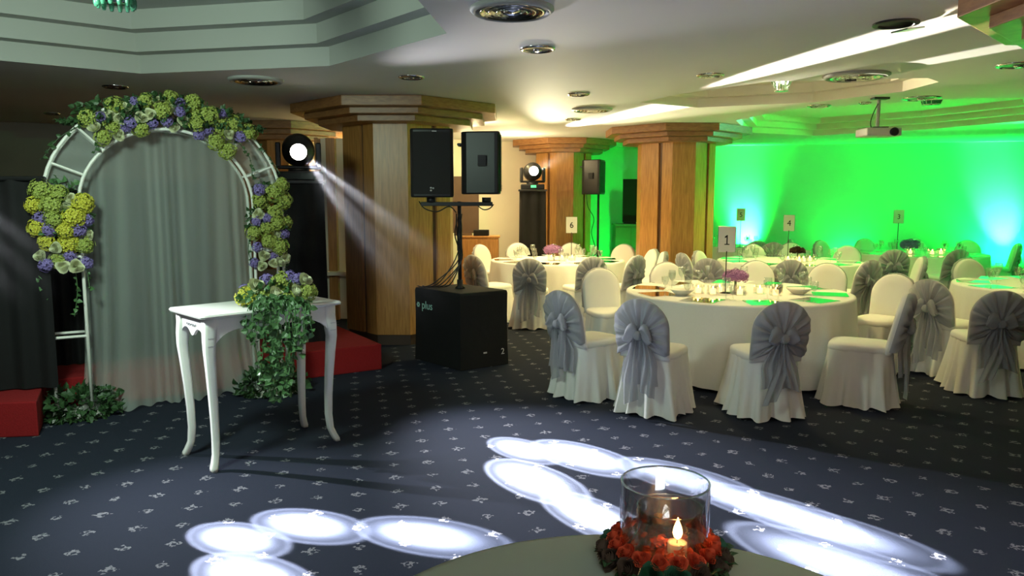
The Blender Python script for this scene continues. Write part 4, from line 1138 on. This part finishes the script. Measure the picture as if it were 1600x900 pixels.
number_card(1, 1135, 354, 394, 7.15, .165, 'largest white table card reading one on a thin black stand')
number_card(6, 893, 339, 364, 11.2, .165, 'white table card reading six above the lilac flowers')
number_card(4, 1232, 336, 361, 10.95, .160, 'white table card reading four before the green wall, left of centre')
number_card(3, 1403, 328, 349, 12.45, .170, 'pale table card reading three above the dark flower ball')
number_card(5, 1157, 326, 345, 13.95, .155, 'small green lit card reading five in the far corner')

SEAT10 = ('at the right end', 'at the far right', 'right of the middle on the far side', 'left of the middle on the far side', 'at the far left', 'at the left end', 'at the near left', 'left of the middle on the near side', 'right of the middle on the near side', 'at the near right')
SEAT6 = ('at the right end', 'at the far right', 'at the far left', 'at the left end', 'at the near left', 'at the near right')
def setting(k, nseat, phase, gl, gd, inner=.62):
    x, y, r = TB[k]; wt = {1: 'table numbered one', 2: 'right edge table', 3: 'table numbered three', 4: 'table numbered four', 5: 'corner table numbered five', 6: 'table numbered six'}[k]
    rnd = random.Random(k * 7); SE = SEAT10 if nseat == 10 else SEAT6
    for i in range(nseat):
        a = phase + 2 * PI * i / nseat; c, s = cos(a), sin(a)
        place('mirror_placemat', PM, 'square mirror placemat %s of the %s' % (SE[i], wt), 'placemat', 'mirror placemats on the ' + wt, (x + (r - .20) * c, y + (r - .20) * s, ZT), a)
    for i in range(nseat):
        a = phase + 2 * PI * (i + .35) / nseat + rnd.uniform(-.06, .06)
        rr = r * .60 + rnd.uniform(-.03, .03)
        place('wine_glass', GM, 'tall wine glass %s of the %s' % (SE[i], wt), 'glass', 'wine glasses on the ' + wt, (x + rr * cos(a), y + rr * sin(a), ZT))
        a += .10; rr += .07
        place('water_goblet', GM2, 'short goblet %s of the %s' % (SE[i], wt), 'glass', 'goblets on the ' + wt, (x + rr * cos(a), y + rr * sin(a), ZT))
for k, n, ph_ in ((1, 10, .30), (6, 10, .1), (4, 10, .2), (3, 10, .25), (2, 10, .12), (5, 6, .3)): setting(k, n, ph_, 10, 10)
def tcand(k, lst, lab):
    x, y, r = TB[k]
    for i, (dx, dy) in enumerate(sorted(lst)): cube_candle((x + dx, y + dy, ZT), ('leftmost', 'second', 'third', 'fourth', 'fifth', 'sixth', 'seventh')[i] + ('' if i == 0 else ' from left') + ' ' + lab, 'lit candles in glass cubes' + lab[lab.index(' on the'):])
tcand(1, [(-.42, -.18), (-.30, -.26), (-.20, -.12), (-.06, -.30), (.16, -.20), (.26, -.34), (.34, -.14)], 'lit candle in a square glass on the table numbered one')
tcand(6, [(-.1, -.2), (.05, -.28), (.2, -.2)], 'lit candle in a square glass on the table numbered six')
tcand(4, [(-.1, -.25), (.12, -.25), (.25, -.15), (.02, -.35)], 'lit candle in a square glass on the table numbered four')
tcand(3, [(-.25, -.2), (.05, -.3), (.22, -.25), (.3, -.1)], 'lit candle in a square glass on the table numbered three')
centre_flowers((X(1149, 7.2, .9), 7.2, ZT), 'mauve', .115, 'purple flower ball in a glass vase on the table numbered one')
centre_flowers((X(864, 11.0, .9), 11.0, ZT), 'mauve', .13, 'lilac flowers on the table numbered six')
centre_flowers((X(1246, 10.8, .9), 10.8, ZT), 'brownrose', .11, 'dusky rose flowers on the table numbered four')
centre_flowers((X(1422, 12.3, .9), 12.3, ZT), 'purple', .14, 'dark flower ball on the table numbered three')
x, y, r = TB[1]
for i, (dx, dy) in enumerate(((-.60, -.30), (.52, -.22))):
    t = thing('bread_bowl', ('shallow beige bowl left of the candles' if i == 0 else 'shallow beige bowl right of the candles') + ' on the table numbered one', 'bowl', (x + dx, y + dy, ZT))
    part('bowl', MB().lathe([(.05, 0), (.09, .03), (.115, .055), (.108, .055), (.08, .03), (.04, .008)], 24), 'paper', t, True)
    part('foot', MB().lathe([(.05, 0), (.055, .004)], 16), 'paper', t)

# ================================================================ FOREGROUND TABLE AND CANDLE
p0, p1, p2 = [Vector(atz(*p, .75)) for p in ((645, 899), (935, 834), (1290, 899))]
def circ(a, b, c):
    d = 2 * (a.x * (b.y - c.y) + b.x * (c.y - a.y) + c.x * (a.y - b.y))
    ux = (a.length_squared * (b.y - c.y) + b.length_squared * (c.y - a.y) + c.length_squared * (a.y - b.y)) / d
    uy = (a.length_squared * (c.x - b.x) + b.length_squared * (a.x - c.x) + c.length_squared * (b.x - a.x)) / d
    return Vector((ux, uy)), (Vector((ux, uy)) - a).length
fc, fr_ = circ(p0, p1, p2)
fpx = 800 + FPX * fc.x / (fc.y * cos(PITCH) + .9 * sin(PITCH))
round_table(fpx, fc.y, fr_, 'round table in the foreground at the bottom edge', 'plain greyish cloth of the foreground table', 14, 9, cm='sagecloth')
gy = atz(1037, 878, .75)[1]; gxx = X(1037, gy, .8)
def glass_cyl(r, h, th, zb):
    return MB().lathe([(.001, zb), (r - .004, zb), (r, zb + .004), (r, h - .002), (r - th / 2, h), (r - th, h - .002), (r - th, zb + th * 1.6), (.001, zb + th * 1.6)], 56, cap=False)
R1 = .5 * 138 / FPX * (gy * cos(PITCH) + .72 * sin(PITCH))
cv = thing('glass_candle_vase', 'wide clear glass cylinder holding a candle glass on the foreground table', 'candle holder', (gxx, gy, ZT))
part('outer_glass', glass_cyl(R1, .205, .004, .0), 'thick', cv, True)
part('rim', MB().tube([((R1 - .002) * cos(2 * PI * k / 56), (R1 - .002) * sin(2 * PI * k / 56), .205) for k in range(56)], .0024, 6, closed=True), 'crystal', cv, True)
ig = thing('candle_glass', 'smaller glass with a burning candle inside the wide glass cylinder', 'candle', (gxx + .012, gy - .005, ZT + .0085))
part('glass', glass_cyl(R1 * .74, .135, .003, .0), 'thick', ig, True)
part('wax', MB().lathe([(.024, .006), (.024, .042), (.018, .040), (.001, .040)], 24), 'wax', ig, True, loc=(.021, 0, 0))
pet = MB(); rp = random.Random(12)
for k in range(60):
    a = rp.uniform(0, 2 * PI); rr = R1 * .66 * math.sqrt(rp.random()); c_ = Vector((rr * cos(a), rr * sin(a), .012 + rp.uniform(0, .022)))
    leaf(pet, c_, (rp.gauss(0, 1), rp.gauss(0, 1), rp.gauss(0, .3)), (rp.gauss(0, .4), rp.gauss(0, .4), 1), rp.uniform(.022, .034))
part('petals', pet, 'redrose', ig, False, stuff=True)
part('rim', MB().tube([(R1 * .735 * cos(2 * PI * k / 48), R1 * .735 * sin(2 * PI * k / 48), .135) for k in range(48)], .0017, 6, closed=True), 'crystal', ig, True)
part('wick', MB().tube([(.02, 0, .040), (.021, 0, .052)], .0012, 6), 'dark', ig)
part('flame', MB().lathe([(.0008, .049), (.009, .056), (.0125, .067), (.010, .080), (.0045, .094), (.0005, .106)], 12, (.021, 0, 0)), 'flame', ig, True)
pl = point('candle_lamp', (gxx + .033, gy - .005, ZT + .085), 1.6, (1, .42, .12), .012)
wr = thing('rose_wreath', 'wreath of red roses and dark leaves round the foreground candle glass', 'flowers', (gxx, gy, ZT))
rnd = random.Random(4); lf = MB()
for k in range(15):
    a = 2 * PI * (k + .3) / 15
    flower(('darkrose', 'brownrose', 'darkrose', 'brownrose', 'brownrose')[(k * 7) % 5], ((R1 + .034) * cos(a), (R1 + .034) * sin(a), .026), (cos(a) * .9, sin(a) * .9, .6), .030, wr, rnd)
for k in range(17):
    a = 2 * PI * k / 17
    flower('redrose', ((R1 + .012) * cos(a), (R1 + .012) * sin(a), .052), (cos(a) * .5, sin(a) * .5, .9), .022, wr, rnd)
for k in range(150):
    a = rnd.uniform(0, 2 * PI); rr = R1 + rnd.uniform(.012, .045)
    leaf(lf, (rr * cos(a), rr * sin(a), rnd.uniform(.004, .03)), (cos(a) + rnd.gauss(0, .5), sin(a) + rnd.gauss(0, .5), rnd.gauss(.1, .5)), (0, 0, 1), rnd.uniform(.022, .036))
part('foliage', lf, 'leaf', wr, False, stuff=True)

# ================================================================ STAGE HAZE, drifting in front of the three moving heads
def haze(head, tgt, length, r1, dens, label):
    hz = bpy.data.materials.new('stage haze'); hz.use_nodes = True; nt = hz.node_tree; nt.nodes.remove(nt.nodes['Principled BSDF'])
    v = nt.nodes.new('ShaderNodeVolumeScatter'); v.inputs['Anisotropy'].default_value = .3
    tc = nt.nodes.new('ShaderNodeTexCoord'); sp = nt.nodes.new('ShaderNodeSeparateXYZ'); nt.links.new(tc.outputs['Object'], sp.inputs[0])
    mr = nt.nodes.new('ShaderNodeMapRange'); nt.links.new(sp.outputs[2], mr.inputs[0])
    mr.inputs[1].default_value = 0; mr.inputs[2].default_value = length; mr.inputs[3].default_value = dens; mr.inputs[4].default_value = 0
    nt.links.new(mr.outputs[0], v.inputs['Density']); nt.links.new(v.outputs[0], nt.nodes['Material Output'].inputs['Volume'])
    M['haze'] = hz
    d = (Vector(tgt) - head).normalized()
    mb = MB().lathe([(.07, 0), (.07 + (r1 - .07) * .5, length * .5), (r1, length)], 20)
    o = part('haze', mb, 'haze', None, False, loc=tuple(head + d * .24), rot=d.to_track_quat('Z', 'Y').to_euler())
    o['kind'] = 'stuff'; tag(o, label, 'haze')
haze(HEAD1, (.75, 4.2, 0), 2.5, .72, .0015, 'thin haze lit by the beam of the light right of the arch')
haze(HEAD0, (-.9, 3.55, 0), 1.9, .34, .0032, 'thin haze lit by the beam crossing the left edge')
haze(HEAD2, (1.62, 9.35, CEIL + .1), 1.9, .20, .005, 'thin haze lit by the beam of the far light by the second column')
